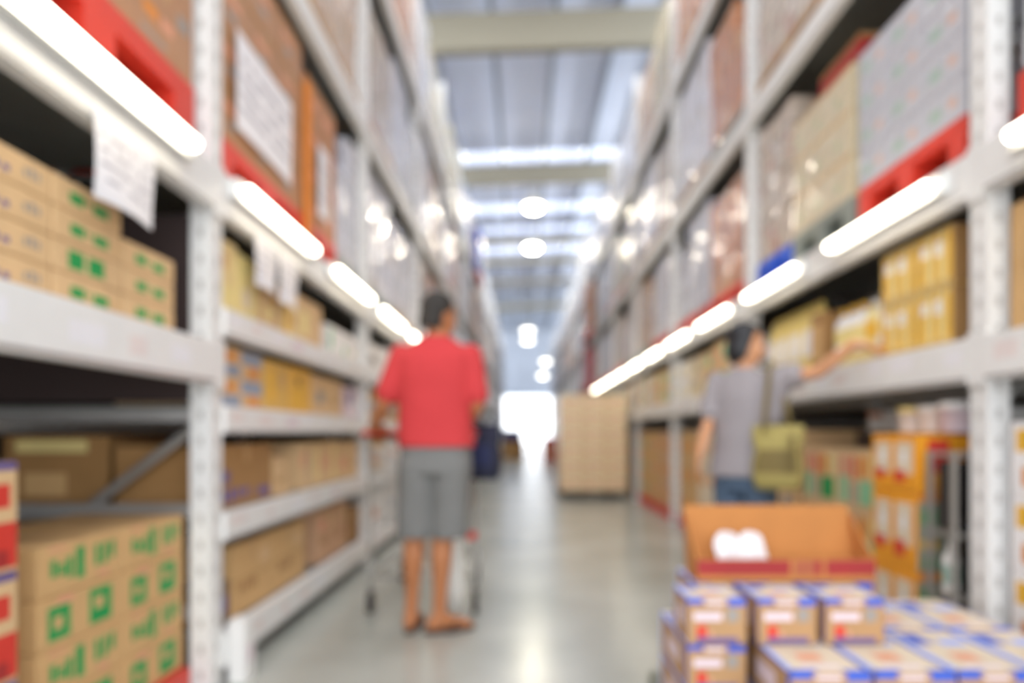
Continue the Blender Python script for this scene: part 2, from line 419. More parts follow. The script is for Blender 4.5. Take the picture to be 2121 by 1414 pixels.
def load_mesh(dx, dy, h, m):
    k = (round(dx, 2), round(dy, 2), round(h, 2), m.name)
    if k in LM: return LM[k]
    r = random.Random(str(k)); nx, ny, nz = 2, max(2, round(dy/.4)), max(2, round(h/.27))
    xs = [-dx/2+dx*i/nx for i in range(nx+1)]; ys = [-dy/2+dy*i/ny for i in range(ny+1)]; zs = [h*i/nz for i in range(nz+1)]
    step = r.random() < .3; sid = r.choice((-1, 1))
    sol = (lambda x, y, z: not (z > zs[-2] and sid*y > dy/2-dy/ny)) if step else None
    me = lattice('wrapped_load', xs, ys, zs, [m], sol)
    for v in me.vertices:      # sagging, bulging film
        v.co += Vector((r.uniform(-.012, .012), r.uniform(-.012, .012), r.uniform(-.008, .008) if v.co.z > .01 else 0))
    LM[k] = me; return me
LEVZ = [2.034, 3.374, 4.874]; LEVN = ['lower', 'middle', 'top']
PCOL = [('red', PALLET_R), ('wooden', PALLET_W), ('wooden', PALLET_W), ('blue', PALLET_B), ('grey', PALLET_G)]
def load(side, bay, lev, y0, y1, h, wi, pi, pos, ph=.15, inset=.03, xd=.9, label=None):
    sx = -1 if side == 'left' else 1
    X = (XL if sx < 0 else XR)+sx*(inset+xd/2+.01); z = LEVZ[lev]; y = (y0+y1)/2; dy = y1-y0
    where = '%s level of the %s %s bay, %s' % (LEVN[lev], ORD[bay], side, pos)
    pn, pm = PCOL[pi]
    pallet(X, y, z, dy, xd, ph, pm, '%s pallet under wrapped load, %s' % (pn, where), 'pallets on the racks')
    wn, wm = WR[wi]
    o = put('wrapped_load', load_mesh(xd-.02, dy-.03, h, wm), (X, y, z+ph+.002), None, label or '%s wrapped pallet load, %s' % (wn, where), 'pallet load', 'wrapped loads on the racks')
    bevel(o, .02, 2); return o
def cartons_load(side, bay, y0, y1, nyc, nz, ch, cm, z, label, xd=.9, inset=.03, nx=2, film=None):
    """a wrapped load whose single cartons can be seen"""
    sx = -1 if side == 'left' else 1
    X = (XL if sx < 0 else XR)+sx*(inset+xd/2+.01)
    t = empty('wrapped_load', (X, (y0+y1)/2, z), label, 'pallet load', 'wrapped loads on the racks')
    dy = (y1-y0)/nyc
    for a in range(nx):
        for b in range(nyc):
            for c in range(nz):
                put('carton', cm, (-xd/2+xd/nx*(a+.5), -(y1-y0)/2+dy*(b+.5), c*ch), t)
    return t

# near left
def loadcarton(name, dx, dy, dz, base, pr): return box_mesh(name, dx-.004, dy-.004, dz-.003, base, pr)
CP = mat('wrapped_board_pink', '#b68762', .6, coat=.15, bump=.4, bscale=9)
CO = mat('wrapped_board_orange', '#bd8050', .6, coat=.15, bump=.4, bscale=9)
CG = mat('wrapped_board_grey', '#c3c4cb', .5, coat=1, bump=.5, bscale=9)
CC = mat('wrapped_board_cream', '#d8c8a4', .5, coat=.9, bump=.5, bscale=9)
def near_pallet(side, y0, y1, m, label, xd=.9, h=.19):
    sx = -1 if side == 'left' else 1
    pallet((XL if sx < 0 else XR)+sx*(.04+xd/2), (y0+y1)/2, 2.034, y1-y0, xd, h, m, label, 'pallets on the racks')
near_pallet('left', 1.5, 2.70, PALLET_R, 'red plastic pallet above the largest strip light at top left', h=.26)
cm = loadcarton('carton', .45, .393, .27, CP, [('px', .1, .35, .35, .5, ORANGEP), ('px', .4, .35, .62, .5, SALMON), ('px', .7, .6, .92, .8, GREYP), ('px', .06, .1, .5, .16, GREYP)]+tape())
cartons_load('left', 0, 1.51, 2.69, 3, 3, .27, cm, 2.296, 'tan wrapped cartons on the red pallet above the largest strip light')
near_pallet('left', 2.92, 4.02, PALLET_R, 'red pallet behind the left front upright, under the white poster sheet')
cm = loadcarton('carton', .45, .36, .235, CP, [('px', .1, .55, .6, .7, SALMON), ('px', .2, .25, .5, .4, GREYP), ('px', 0, .9, 1, 1, CARD_D)]+tape())
cartons_load('left', 1, 2.93, 4.01, 3, 4, .235, cm, 2.226, 'pinkish brown wrapped cartons with a white poster sheet, left of aisle')
put('corner_board', box_mesh('corner_board', .03, .05, .93, mat('orange_board', '#d9822c', .6)), (XL-.02, 4.05, 2.04), None, 'upright orange corner board between two pinkish wrapped loads on the left', 'corner board')
def sheet_mesh(wd, h, sx, seed=1, curl=.02):
    """a thin sheet hanging along Y, inked with grey lines"""
    r = random.Random(seed); ny, nz = 14, 18; V = []; F = []; FM = []
    th = .0015
    for s_ in (0, 1):
        for j in range(nz+1):
            for i in range(ny+1):
                u, v = i/ny, j/nz
                V.append((curl*math.sin(u*4+v*2)*(1-v)+s_*th, (u-.5)*wd, -h+v*h))
    N = (ny+1)*(nz+1)
    for s_ in (0, 1):
        for j in range(nz):
            for i in range(ny):
                a = s_*N+j*(ny+1)+i; f = (a, a+1, a+ny+2, a+ny+1); F.append(f if s_ else f[::-1])
                FM.append(1 if (j % 3 == 1 and 2 < j < nz-2 and 1 <= i < ny-1 and r.random() < .75) else 0)
    for j in range(nz):
        for i in (0, ny):
            a = j*(ny+1)+i; F.append((a, a+ny+1, a+ny+1+N, a+N)); FM.append(0)
    for i in range(ny):
        for j in (0, nz):
            a = j*(ny+1)+i; F.append((a, a+1, a+1+N, a+N)); FM.append(0)
    me = bpy.data.meshes.new('paper_sheet'); me.from_pydata(V, [], F); me.materials.append(PAPER); me.materials.append(INK)
    me.polygons.foreach_set('material_index', FM); me.update(); return me
def sheet(x, y, ztop, wd, h, label, seed=1, curl=.015, name='paper_sheet'):
    return put(name, sheet_mesh(wd, h, 1, seed, curl), (x, y, ztop), None, label, 'paper sheet', 'paper sheets on the left rack')
sheet(XL+.020, 2.13, 1.90, .33, .25, 'white paper sheet hanging from the beam over the green marked cartons', 1)
sheet(XL+.020, 3.29, 1.875, .29, .22, 'white paper sheet hanging over pale yellow cartons, nearer of two', 2)
sheet(XL+.020, 3.60, 1.875, .29, .24, 'white paper sheet hanging over pale yellow cartons, farther of two', 3)
sheet(XL-.018, 3.40, 2.72, .72, .42, 'large white poster sheet stuck on the pinkish wrapped cartons', 4, .004)
sheet(XL-.018, 4.36, 2.72, .22, .42, 'narrow white sheet on the wrapped load behind the orange board', 5, .004)
near_pallet('left', 4.10, 4.72, PALLET_R, 'red pallet just behind the orange corner board on the left')
cm = loadcarton('carton', .45, .31, .21, CO, [('px', .1, .3, .6, .5, SALMON), ('px', 0, .88, 1, 1, CARD_D)]+tape())
cartons_load('left', 1, 4.10, 4.72, 2, 4, .21, cm, 2.226, 'orange brown wrapped cartons behind the orange corner board on the left')
load('left', 1, 0, 4.76, 5.40, .92, 1, 4, 'farthest of three')
# near right
near_pallet('right', 2.74, 3.62, PALLET_R, 'red plastic pallet under the pale grey wrapped boxes at upper right')
cm = loadcarton('carton', .45, .292, .168, CG, [('nx', .15, .3, .45, .6, mat('film_green', '#a2b8aa', .5)), ('nx', .6, .35, .8, .6, mat('film_orange', '#d2b0a0', .5)), ('nx', 0, .94, 1, 1, mat('film_seam', '#b2b1b8', .5))])
cartons_load('right', 1, 2.745, 3.62, 3, 4, .168, cm, 2.226, 'pale grey wrapped boxes on the red pallet at upper right')
near_pallet('right', 3.70, 4.50, PALLET_G, 'grey pallet between a red and a blue one on the right rack')
cm = loadcarton('carton', .45, .265, .23, CC, [('nx', .25, .3, .5, .5, mat('film_green2', '#b0b892', .5)), ('nx', .6, .5, .75, .65, mat('film_grey', '#bdb193', .5)), ('nx', 0, .93, 1, 1, CARD)])
cartons_load('right', 1, 3.70, 4.495, 3, 3, .23, cm, 2.226, 'cream wrapped cartons with green marks on the grey pallet')
put('carton', box_mesh('carton', .5, .5, .17, CARD_D, [('nx', 0, .3, 1, .85, DRED), ('ny', 0, .3, 1, .85, DRED)]), (XR+.35, 3.98, 2.918), None, 'brown carton with a red band on top of the cream wrapped cartons', 'carton')
load('right', 1, 0, 4.55, 5.18, .95, 7, 3, 'farthest of three', ph=.17)
load('right', 0, 0, 1.3, 2.45, .9, 1, 0, 'at the photo edge', ph=.19)
# the rest of the overhead levels
for side in ('left', 'right'):
    y00 = YL0 if side == 'left' else YR0
    for b in range(NB):
        for lev in range(3):
            if lev == 0 and b <= 1: continue
            if b == 0 and lev > 0 and side == 'left' and False: continue
            y0 = y00+BAY*b+.1; y1 = y00+BAY*(b+1)-.1; far = b >= 8
            mid = (y0+y1)/2+R.uniform(-.12, .12)
            spans = [(y0, y1)] if far else [(y0, mid-.03), (mid+.03, y1)]
            for j, (a, c) in enumerate(spans):
                if b == 0 and j == 0: continue
                h = R.uniform(.85, 1.0) if lev < 2 else R.uniform(.95, 1.3)
                if lev == 1: h = R.uniform(.95, 1.15)
                if b < 2: wi = R.choice((0, 2, 3, 7, 7, 1, 3))
                elif b < 5: wi = R.choice((1, 3, 0, 7, 3, 2, 7, 6))
                else: wi = R.choice((3, 3, 5, 5, 1, 7, 3, 2, 6))
                pi = R.choice((0, 1, 1, 2, 4, 0)) if lev else R.choice((0, 0, 1, 4))
                if side == 'right' and b == 2 and lev == 0: pi = 0
                lab = None
                out = .03
                if side == 'left' and b == 6 and lev == 2 and j == 1: wi, out = 9, -.14
                if side == 'left' and b == 6 and lev == 1 and j == 1: wi, out = 0, -.10
                if side == 'right' and b == 6 and lev == 1 and j == 1: wi, out = 6, -.14
                if side == 'right' and b == 6 and lev == 0 and j == 1: wi, out = 8, -.14
                load(side, b, lev, a, c, h, wi, pi, 'only one' if far else ('nearer' if j == 0 else 'farther'), label=lab, inset=out)
# ================================================================== CARTONS ON SHELVES AND FLOOR
CT = {}
def ctn(key, dx, dy, dz, base, pr):
    if key not in CT: CT[key] = box_mesh('carton', dx-.003, dy-.003, dz-.002, base, pr)
    return CT[key]
def carton(me, x, y, z, label, group, cat='carton', name='carton', rz=None):
    o = put(name, me, (x, y, z), None, label, cat, group, rz=R.uniform(-.008, .008) if rz is None else rz)
    return bevel(o, .004)
ROWN = {1: ['only'], 2: ['bottom', 'top'], 3: ['bottom', 'middle', 'top'], 4: ['bottom', 'second lowest', 'third lowest', 'topmost']}
# --- left front bay, shelf: small cartons with green marks
gm = ctn('gm', .4, .325, .087, CARD_L, [('px', .22, .3, .42, .66, GREEN), ('px', .46, .45, .5, .6, GREEN), ('px', .55, .28, .78, .62, GREEN), ('px', .9, .2, .94, .7, CARD), ('ny', .2, .3, .7, .6, GREEN), ('top', .3, .3, .6, .5, GREEN)])
gm2 = ctn('gm2', .4, .325, .087, CARD_L, [('px', .2, .2, .42, .8, GREEN), ('px', .48, .2, .72, .8, GREEN), ('ny', .2, .3, .7, .6, GREEN)])
pm = ctn('pm', .4, .325, .087, CARD_L, marks('px', .05, .25, .55, .5, PURPLE, 5, 3)+marks('px', .68, .4, .9, .7, GREYP, 3, 4)+[('top', .2, .3, .6, .5, PURPLE)])
for k in range(4):
    carton(pm, -1.45, 1.735, 1.352+k*.087, 'pale carton with grey marks, %s of the leftmost shelf stack' % ROWN[4][k], 'small cartons on the left front shelf')
    carton(gm2 if k == 1 else gm, -1.45, 2.068, 1.352+k*.087, 'pale carton with green marks, %s of the taller green marked shelf stack' % ROWN[4][k], 'small cartons on the left front shelf')
    if k < 3: carton(gm, -1.45, 2.405, 1.352+k*.087, 'pale carton with green marks, %s of the low stack beside the upright' % ROWN[3][k], 'small cartons on the left front shelf')
# --- left front bay, floor
pallet(-1.52, 2.31, 0, .84, .5, .11, PALLET_R, 'red pallet under the large green printed cartons on the floor', 'floor pallets')
gb = ctn('gb', .42, .41, .145, CARD, marks('px', .12, .28, .38, .7, GREEN, 3, 5)+[('px', .40, .2, .5, .85, GREEN)]+marks('px', .62, .35, .92, .8, GREEN, 3, 8)+marks('ny', .2, .3, .7, .7, GREEN, 3, 5)+[('px', .66, .12, .8, .22, SALMON), ('px', .1, .88, .3, .94, SALMON)]+[('top', 0, .46, 1, .54, TAPE)])
gb2 = ctn('gb2', .42, .41, .145, CARD, [('px', .1, .15, .34, .8, GREEN), ('px', .16, .35, .26, .6, CARD), ('px', .2, .82, .38, .95, SALMON)]+[('px', .56, .15, .84, .88, GREEN), ('px', .62, .45, .74, .7, CARD)]+marks('ny', .2, .3, .7, .7, GREEN, 3, 5)+[('top', 0, .46, 1, .54, TAPE)])
for k in range(4):
    for j in range(2):
        carton((gb, gb2)[(k+j*2+1) % 2 if k != 3 else 0], -1.51, 2.125+j*.412, .113+k*.145, 'brown carton with green print, %s row, %s of the big floor stack' % (ROWN[4][k], ('nearer', 'farther')[j]), 'green printed cartons on the floor')
pallet(-1.46, 1.60, 0, .4, .5, .12, PALLET_R, 'red pallet at the bottom left corner of the photo', 'floor pallets')
rb = ctn('rb', .42, .34, .27, CARD_L, [('px', 0, .92, 1, 1, PURPLE), ('px', .0, .04, 1, .45, RED), ('px', .6, .58, .92, .8, RED), ('px', .2, .55, .5, .8, RED), ('px', .5, .05, .9, .2, DRED), ('ny', 0, .04, 1, .45, RED)])
for k in range(3):
    carton(rb, -1.463, 1.61, .123+k*.27, 'tan carton with red band, %s of the stack at the left photo edge' % ROWN[3][k], 'red banded cartons')
# --- left second bay: shelves
def row(side, items, z, shelf, group, xf=.045):
    """items: (y0, y1, height, key, base, prints, n_layers, what)"""
    sx = -1 if side == 'left' else 1
    X = XL if sx < 0 else XR
    for (y0, y1, h, key, base, pr, nl, what) in items:
        me = ctn(key, .42, y1-y0, h, base, pr)
        for k in range(nl):
            lab = '%s, %s' % (what, shelf) + ('' if nl == 1 else ', %s one' % ROWN[nl][k])
            carton(me, X+sx*(xf+.21), (y0+y1)/2, z+.002+k*h, lab, group)
brw = lambda s: marks('px', .15, .3, .6, .45, CARD_D, 4, s)+[('px', 0, .48, 1, .5, CARD_D), ('px', .65, .6, .9, .85, CARD_L)]+tape()
row('left', [(2.90, 3.04, .18, 's5a', mat('board_dark', '#7a5f48', .8), [('px', .2, .3, .8, .7, PURPLE)], 1, 'small dark carton'),
             (3.06, 3.56, .31, 's5b', CARD, brw(1), 1, 'long brown carton'), (3.57, 4.08, .31, 's5c', CARD, brw(2), 1, 'second long brown carton'),
             (4.34, 4.70, .33, 's5d', CARD_P, brw(3)+[('px', .1, .6, .5, .8, SALMON)], 1, 'pinkish brown carton'), (4.72, 5.06, .33, 's5e', CARD_P, brw(4), 1, 'second pinkish brown carton'), (5.2, 5.42, .26, 's5f', CARD_D, brw(5), 1, 'dark brown carton at the far end')],
    .2, 'on the lowest shelf of the second left bay', 'cartons on the lowest left shelf')
row('left', [(2.91, 3.55, .27, 's4a', CARD_D, marks('px', .05, .1, .55, .3, PURPLE, 4, 6)+[('px', .08, .4, .2, .6, PURPLE), ('px', .7, .1, .95, .25, PURPLE)]+tape(), 1, 'large brown carton with purple print'),
             (3.58, 3.84, .20, 's4b', CARD_L, brw(7), 1, 'low pale carton'),
             (3.98, 4.24, .26, 's4c', CARD_L, [('px', .1, .5, .4, .8, SALMON), ('px', .6, .1, .7, .9, GREYP)], 1, 'first pale carton past the gap'),
             (4.25, 4.52, .26, 's4d', CARD_L, [('px', .1, .1, .3, .9, PALEY), ('px', .6, .4, .9, .7, SALMON)], 1, 'pale carton with yellow strip'),
             (4.53, 4.80, .27, 's4e', CARD_L, [('px', .5, .1, .75, .9, PALEY), ('px', .1, .3, .35, .7, SALMON)], 1, 'pale carton with red and yellow marks'),
             (4.81, 5.08, .26, 's4f', CARD_L, [('px', .2, .3, .8, .6, SALMON)], 1, 'pale carton with a red label'), (5.09, 5.38, .26, 's4g', CARD_L, brw(9), 1, 'pale carton at the far end')],
    .68, 'on the second shelf of the second left bay', 'cartons on the second left shelf')
row('left', [(2.91, 3.16, .13, 's3a', CARD_L, [('px', 0, .0, 1, .4, BLUEGREY), ('px', .2, .55, .8, .8, ORANGEP)], 2, 'tan carton with blue band, nearer stack'),
             (3.17, 3.42, .13, 's3b', CARD_L, [('px', 0, .5, 1, .95, BLUEGREY), ('px', .3, .1, .8, .4, ORANGEP)], 2, 'tan carton with blue band, farther stack'),
             (3.45, 3.80, .25, 's3c', mat('board_yellow', '#dfb45e', .7), [('px', .1, .2, .4, .8, YELLOW), ('px', .6, .5, .8, .8, CARD)], 1, 'yellowish carton with yellow panel'),
             (3.81, 4.20, .25, 's3d', mat('board_orange', '#e6b252', .7), [('px', .1, .1, .7, .9, YELLOW), ('px', .3, .6, .5, .8, CARD_D)], 1, 'deep yellow carton'),
             (4.24, 4.58, .24, 's3e', CARD_L, [('px', .2, .3, .7, .6, GREYP)], 1, 'pale tan carton with grey label'), (4.59, 4.92, .24, 's3f', CARD_L, brw(12), 1, 'pale tan carton with tape'),
             (4.98, 5.40, .22, 's3g', PINKW, [('px', .2, .4, .5, .9, PURPLE), ('px', .6, .2, .9, .6, WHITEP)], 1, 'pinkish white carton with purple label')],
    1.11, 'third shelf of second left bay', 'cartons on the third left shelf')
row('left', [(2.91, 3.12, .31, 's2a', mat('board_pale_yellow', '#e8cf94', .7), [('px', .1, .1, .9, .4, PALEY), ('px', .2, .6, .5, .8, CARD)], 1, 'tall pale yellow carton'),
             (3.13, 3.36, .29, 's2b', PALEY, [('px', .2, .2, .6, .5, CREAM)], 1, 'second tall pale yellow carton'),
             (3.40, 3.66, .24, 's2c', CARD_L, [('px', .2, .2, .6, .5, PALEY), ('px', .6, .6, .9, .9, YELLOW)], 1, 'low tan carton under the paper sheets'),
             (3.68, 3.96, .27, 's2d', mat('board_pale_yellow', '', .7), [('px', .2, .1, .5, .9, YELLOW), ('px', .6, .3, .9, .5, CARD)], 1, 'yellow striped carton'), (3.97, 4.42, .27, 's2e', CARD_L, [('px', .1, .2, .4, .7, PALEY)], 1, 'wide tan carton'),
             (4.56, 4.82, .20, 's2f', WHITEP, [('px', .1, .2, .4, .9, LGREEN), ('px', .1, .2, .2, .6, GREEN)], 1, 'white carton with green side'), (4.83, 5.08, .20, 's2g', WHITEP, [('px', .5, .2, .8, .5, LGREEN)], 1, 'white carton with pale green print'), (5.09, 5.40, .20, 's2h', WHITEP, [('px', .3, .3, .5, .5, PALEY)], 1, 'white carton at the far end')],
    1.5, 'on the fourth shelf of the second left bay', 'cartons on the fourth left shelf')
carton(ctn('s4r', .44, .5, .31, CARD_D, [('ny', .12, .78, .8, .94, PALEY), ('ny', .2, .2, .6, .5, CARD)]), -1.92, 3.19, .682, 'large brown carton with a pale strip, deep inside behind the frame brace', 'inner left cartons')
carton(ctn('s5r', .44, .5, .33, CARD_D, [('ny', .2, .3, .6, .6, CARD)]), -1.92, 3.19, .202, 'brown carton deep inside the lowest shelf of the second left bay', 'inner left cartons')
# farther left bays, coarser
SH = [('first', .2, .30), ('second', .68, .26), ('third', 1.11, .24), ('fourth', 1.5, .28)]
FB = [(CARD, 'brown'), (CARD_L, 'pale tan'), (WHITEP, 'white'), (CARD_P, 'pinkish'), (PALEY, 'pale yellow'), (LBLUE, 'pale blue')]
for b in range(2, 6):
    y0 = YL0+BAY*b+.12
    for sn, z, h in SH:
        for j in range(3):
            m, cn = R.choice(FB[:5] if b > 2 else (FB[0], FB[1], FB[2], FB[2]))
            a = y0+j*.84
            row('left', [(a, a+.8, h*R.choice((.85, 1)), 'f%d%s%d' % (b, sn, j), m, [('px', .2, .3, .6, .6, R.choice((SALMON, GREYP, LGREEN, BLUEGREY)))], 1, '%s carton, %s along' % (cn, ('nearest', 'second', 'farthest')[j]))],
                z, '%s shelf up, %s left bay' % (sn, ORD[b]), 'cartons in the far left bays')

# --- right second bay, shelf at hip height
ZS = 1.352
yp = [('nx', .06, .12, .22, .9, YELLOW), ('nx', .26, .12, .42, .9, PALEY), ('nx', .46, .12, .6, .9, YELLOW), ('nx', .64, .12, .78, .9, PALEY), ('nx', .82, .12, .95, .9, YELLOW), ('nx', .1, .6, .3, .8, WHITEP), ('nx', .5, .55, .7, .8, WHITEP)]
CLEAR = mat('clear_wrapped_yellow', '#d8b45c', .3, coat=1, bump=.8, bscale=25)
row('right', [(2.83, 3.09, .24, 'ra', CLEAR, yp+[('ny', 0, 0, 1, 1, CARD_D)], 2, 'yellow packs in a brown tray by the upright'),
              (3.10, 3.40, .24, 'rb_', CLEAR, yp, 2, 'yellow packs under clear wrap')], ZS, 'hip shelf right', 'yellow packs on the right shelf')
def bottle_mesh(r, h, m, capm, lab):
    mb = MB(); mb.cm = 0; mb.lathe([(r*.85, 0), (r, .01), (r, h*.25)], n=12)
    mb = MB(); prof = [(r*.85, 0), (r, .012), (r, h*.2), (r, h*.55), (r, h*.62), (r*.8, h*.74), (r*.38, h*.82), (r*.36, h*.88), (r*.42, h*.885), (r*.42, h)]
    mb.lathe(prof, n=12); me = mb.mesh('bottle', [m, lab, capm], True)
    for p in me.polygons:
        z = p.center.z
        p.material_index = 2 if z > h*.87 else 1 if h*.2 < z < h*.55 else 0
    return me
BW = bottle_mesh(.05, .25, WHITEP, YELLOW, PALEY); BY = bottle_mesh(.05, .24, PALEY, WHITEP, YELLOW)
BWG = bottle_mesh(.055, .27, mat('bottle_white', '#ecebe6', .35), WHITEP, mat('label_grey_green', '#9dbcae', .5))
tr = box_mesh('tray', .40, .60, .07, CARD_L, [('nx', .1, .2, .9, .8, PALEY)])
for L_ in range(2):
    z = ZS+.002+L_*.012
rows_ = 0
put('tray', tr, (XR+.255, 3.72, ZS+.002), None, 'shallow tan tray under white and yellow bottles on the right shelf', 'tray')
for j in range(5):
    for i in range(2):
        put('bottle', (BW, BY)[(i+j) % 2 if j != 3 else 0], (XR+.115+i*.13, 3.47+j*.118, ZS+.073), None, '%s bottle on the tan tray, %s in the %s row' % ((('white', 'pale yellow')[(i+j) % 2 if j != 3 else 0]), ('nearest', 'second', 'third', 'fourth', 'farthest')[j], ('front', 'rear')[i]), 'bottle', 'bottles on the tray')
row('right', [(4.06, 4.24, .34, 'rc', CARD_D, [('nx', .1, .2, .9, .8, CARD)], 1, 'narrow brown carton between bottles and yellow bags')], ZS, 'right shelf', 'brown cartons on the right shelf')
# yellow bags
def bag_mesh(wd, d, h, m, m2):
    rings = 9; n = 16; V = []; F = []; FM = []
    for k in range(rings):
        v = k/(rings-1); fl = 1-.92*max(0, (v-.6)/.4)**1.5; b = .85+.15*math.sin(min(1, v*1.6)*math.pi)
        for i in range(n):
            t = 2*math.pi*i/n; c, s = math.cos(t), math.sin(t); e = .55
            x = math.copysign(abs(c)**e, c)*d/2*b*fl; y = math.copysign(abs(s)**e, s)*wd/2*(b if v < .7 else 1)
            V.append((x, y, v*h))
    for k in range(rings-1):
        for i in range(n):
            a = k*n+i; b = k*n+(i+1) % n; F.append((a, b, b+n, a+n)); FM.append(1 if 2 <= k <= 4 and 6 <= i <= 9 else 0)
    F.append(tuple(range(n))[::-1]); FM.append(0); F.append(tuple((rings-1)*n+i for i in range(n))); FM.append(0)
    me = bpy.data.meshes.new('bag'); me.from_pydata(V, [], F); me.materials.append(m); me.materials.append(m2)
    me.polygons.foreach_set('material_index', FM); me.polygons.foreach_set('use_smooth', [True]*len(F)); me.update(); return me
BAG = bag_mesh(.2, .15, .44, mat('bag_yellow', '#ecd27a', .35), WHITEP)
for j in range(4):
    put('product_bag', BAG, (XR+.14, 4.37+j*.215, ZS+.002), None, 'tall yellow bag standing on the right shelf, %s of four' % ('nearest', 'second', 'third', 'farthest')[j], 'bag', 'yellow bags on the right shelf')
pc = [('nx', .1, .2, .35, .7, PALEY), ('nx', .45, .3, .7, .7, LGREEN), ('nx', .78, .2, .9, .8, WHITEP)]
for b in range(2, 7):
    y0 = YR0+BAY*b+.12
    for j in range(5):
        a = y0+j*.5; m, cn = R.choice(((CREAM, 'cream'), (PALEY, 'pale yellow'), (WHITEP, 'white'), (CARD_L, 'tan')))
        row('right', [(a, a+.47, R.choice((.2, .22)), 'rs%d%d' % (b, j), m, [('nx', .1, .2, .4, .7, R.choice((PALEY, LGREEN, SALMON))), ('nx', .55, .3, .85, .8, R.choice((LGREEN, WHITEP, PINKW, GREYP)))], 2, '%s carton, %s along' % (cn, ('nearest', 'second', 'third', 'fourth', 'farthest')[j]))], ZS, '%s right shelf' % ORD[b], 'cartons on the far right shelf')
# right first bay slivers
row('right', [(1.9, 2.50, .22, 'r0a', CARD, [('nx', .2, .3, .6, .6, SALMON)], 2, 'brown carton at the right photo edge')], ZS, 'right shelf', 'cartons on the right shelf edge')
mc = [('nx', .05, .6, .3, .9, YELLOW), ('nx', .4, .1, .6, .4, PINKW), ('nx', .1, .15, .3, .4, ORANGEP), ('nx', .7, .5, .9, .8, YELLOW), ('ny', .1, .5, .5, .9, YELLOW)]
row('right', [(1.92, 2.50, .26, 'r0b', WHITEP, mc, 4, 'white carton with yellow spots')], 0, 'right photo edge', 'spotted cartons')

# --- right second bay, floor level
op = [('nx', .08, .3, .42, .86, CREAM), ('nx', .53, .3, .88, .86, CREAM), ('nx', .05, .2, .3, .36, RED), ('nx', .5, .15, .72, .36, RED), ('nx', .18, .5, .3, .7, WHITEP), ('nx', .63, .5, .75, .7, WHITEP),
      ('ny', .0, .9, 1, 1, ORANGEP), ('ny', 0, 0, 1, .9, mat('side_grey_green', '#8f9482', .6)), ('ny', .04, .62, .2, .8, GREEN), ('ny', .04, .3, .22, .42, YELLOW), ('ny', .06, .05, .2, .2, GREEN)]
orc = ctn('orc', .36, .39, .325, ORANGE, op)
for k in range(2):
    carton(orc, XR+.015+.18-.05, 3.13, .10+k*.325+.002, 'orange carton with white bottles and red print, %s' % ('bottom of the stack', 'middle of the stack')[k], 'orange cartons on the right')
oc3 = ctn('oc3', .36, .39, .245, ORANGE, op[:6]+[('ny', .1, .35, .35, .9, RED), ('ny', .75, .35, .97, .9, RED), ('ny', .4, .3, .65, .6, ORANGEP)])
carton(oc3, XR+.145, 3.13, .754, 'orange carton with red spots on its side, top of the stack', 'orange cartons on the right')
pallet(XR+.145, 3.13, 0, .42, .40, .10, PALLET_W, 'wooden pallet under the orange cartons', 'floor pallets')
# display cartons, green and yellow pictures
def dp(s):
    r = random.Random(s)
    return [('nx', .05, .1, .28, .55, LGREEN), ('nx', .05, .55, .3, .9, SALMON), ('nx', .36, .5, .46, .9, RED), ('nx', .36, .1, .48, .45, GREYP), ('nx', .55, .1, .95, .5, r.choice((LGREEN, GREEN, LGREEN))), ('nx', .55, .55, .75, .9, ORANGEP), ('nx', .8, .55, .95, .9, PALEY)]
for k in range(3):
    for j in range(2):
        carton(ctn('dc%d' % ((k+j) % 3), .34, .44, .305, CARD_L, dp(k+j)), XR+.20, 3.62+j*.46, .002+k*.305, 'tan carton with green and yellow pictures, %s layer, %s column' % (ROWN[3][k], ('nearer', 'farther')[j]), 'picture cartons on the right floor')
# inner stack of dark cartons with white tubs on top
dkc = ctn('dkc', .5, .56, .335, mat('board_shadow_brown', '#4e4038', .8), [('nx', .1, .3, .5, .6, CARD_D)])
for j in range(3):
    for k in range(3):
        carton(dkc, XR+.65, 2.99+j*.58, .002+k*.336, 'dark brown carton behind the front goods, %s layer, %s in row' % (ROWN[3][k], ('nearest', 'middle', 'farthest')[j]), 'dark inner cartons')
def tub_mesh(r, h, m, lid):
    mb = MB(); mb.lathe([(r*.9, 0), (r, .012), (r, h*.74), (r*1.06, h*.75), (r*1.06, h*.96), (r*.95, h)], n=14); me = mb.mesh('tub', [m, lid], True)
    for p in me.polygons: p.material_index = 1 if p.center.z > h*.74 else 0
    return me
TUBS = [('pink lidded', tub_mesh(.065, .115, WHITEP, SALMON)), ('white', tub_mesh(.07, .12, WHITEP, WHITEP)), ('green lidded', tub_mesh(.075, .125, WHITEP, mat('lid_green', '#7fb59a', .5))), ('yellow lidded', tub_mesh(.07, .12, WHITEP, PALEY)), ('pale pink', tub_mesh(.075, .13, PINKW, WHITEP))]
for j, q in enumerate((4, 1, 3, 4, 2, 1, 0, 1, 0)):
    put('plastic_tub', TUBS[q][1], (XR+.48, 2.80+j*.185, 1.011) if j > 2 else (XR+.15, 2.965+j*.165, 1.001), None, '%s plastic tub %s, %s from the upright' % (TUBS[q][0], 'on top of the orange cartons' if j < 3 else 'under the right shelf', ORD[j]), 'tub', 'tubs under the right shelf')
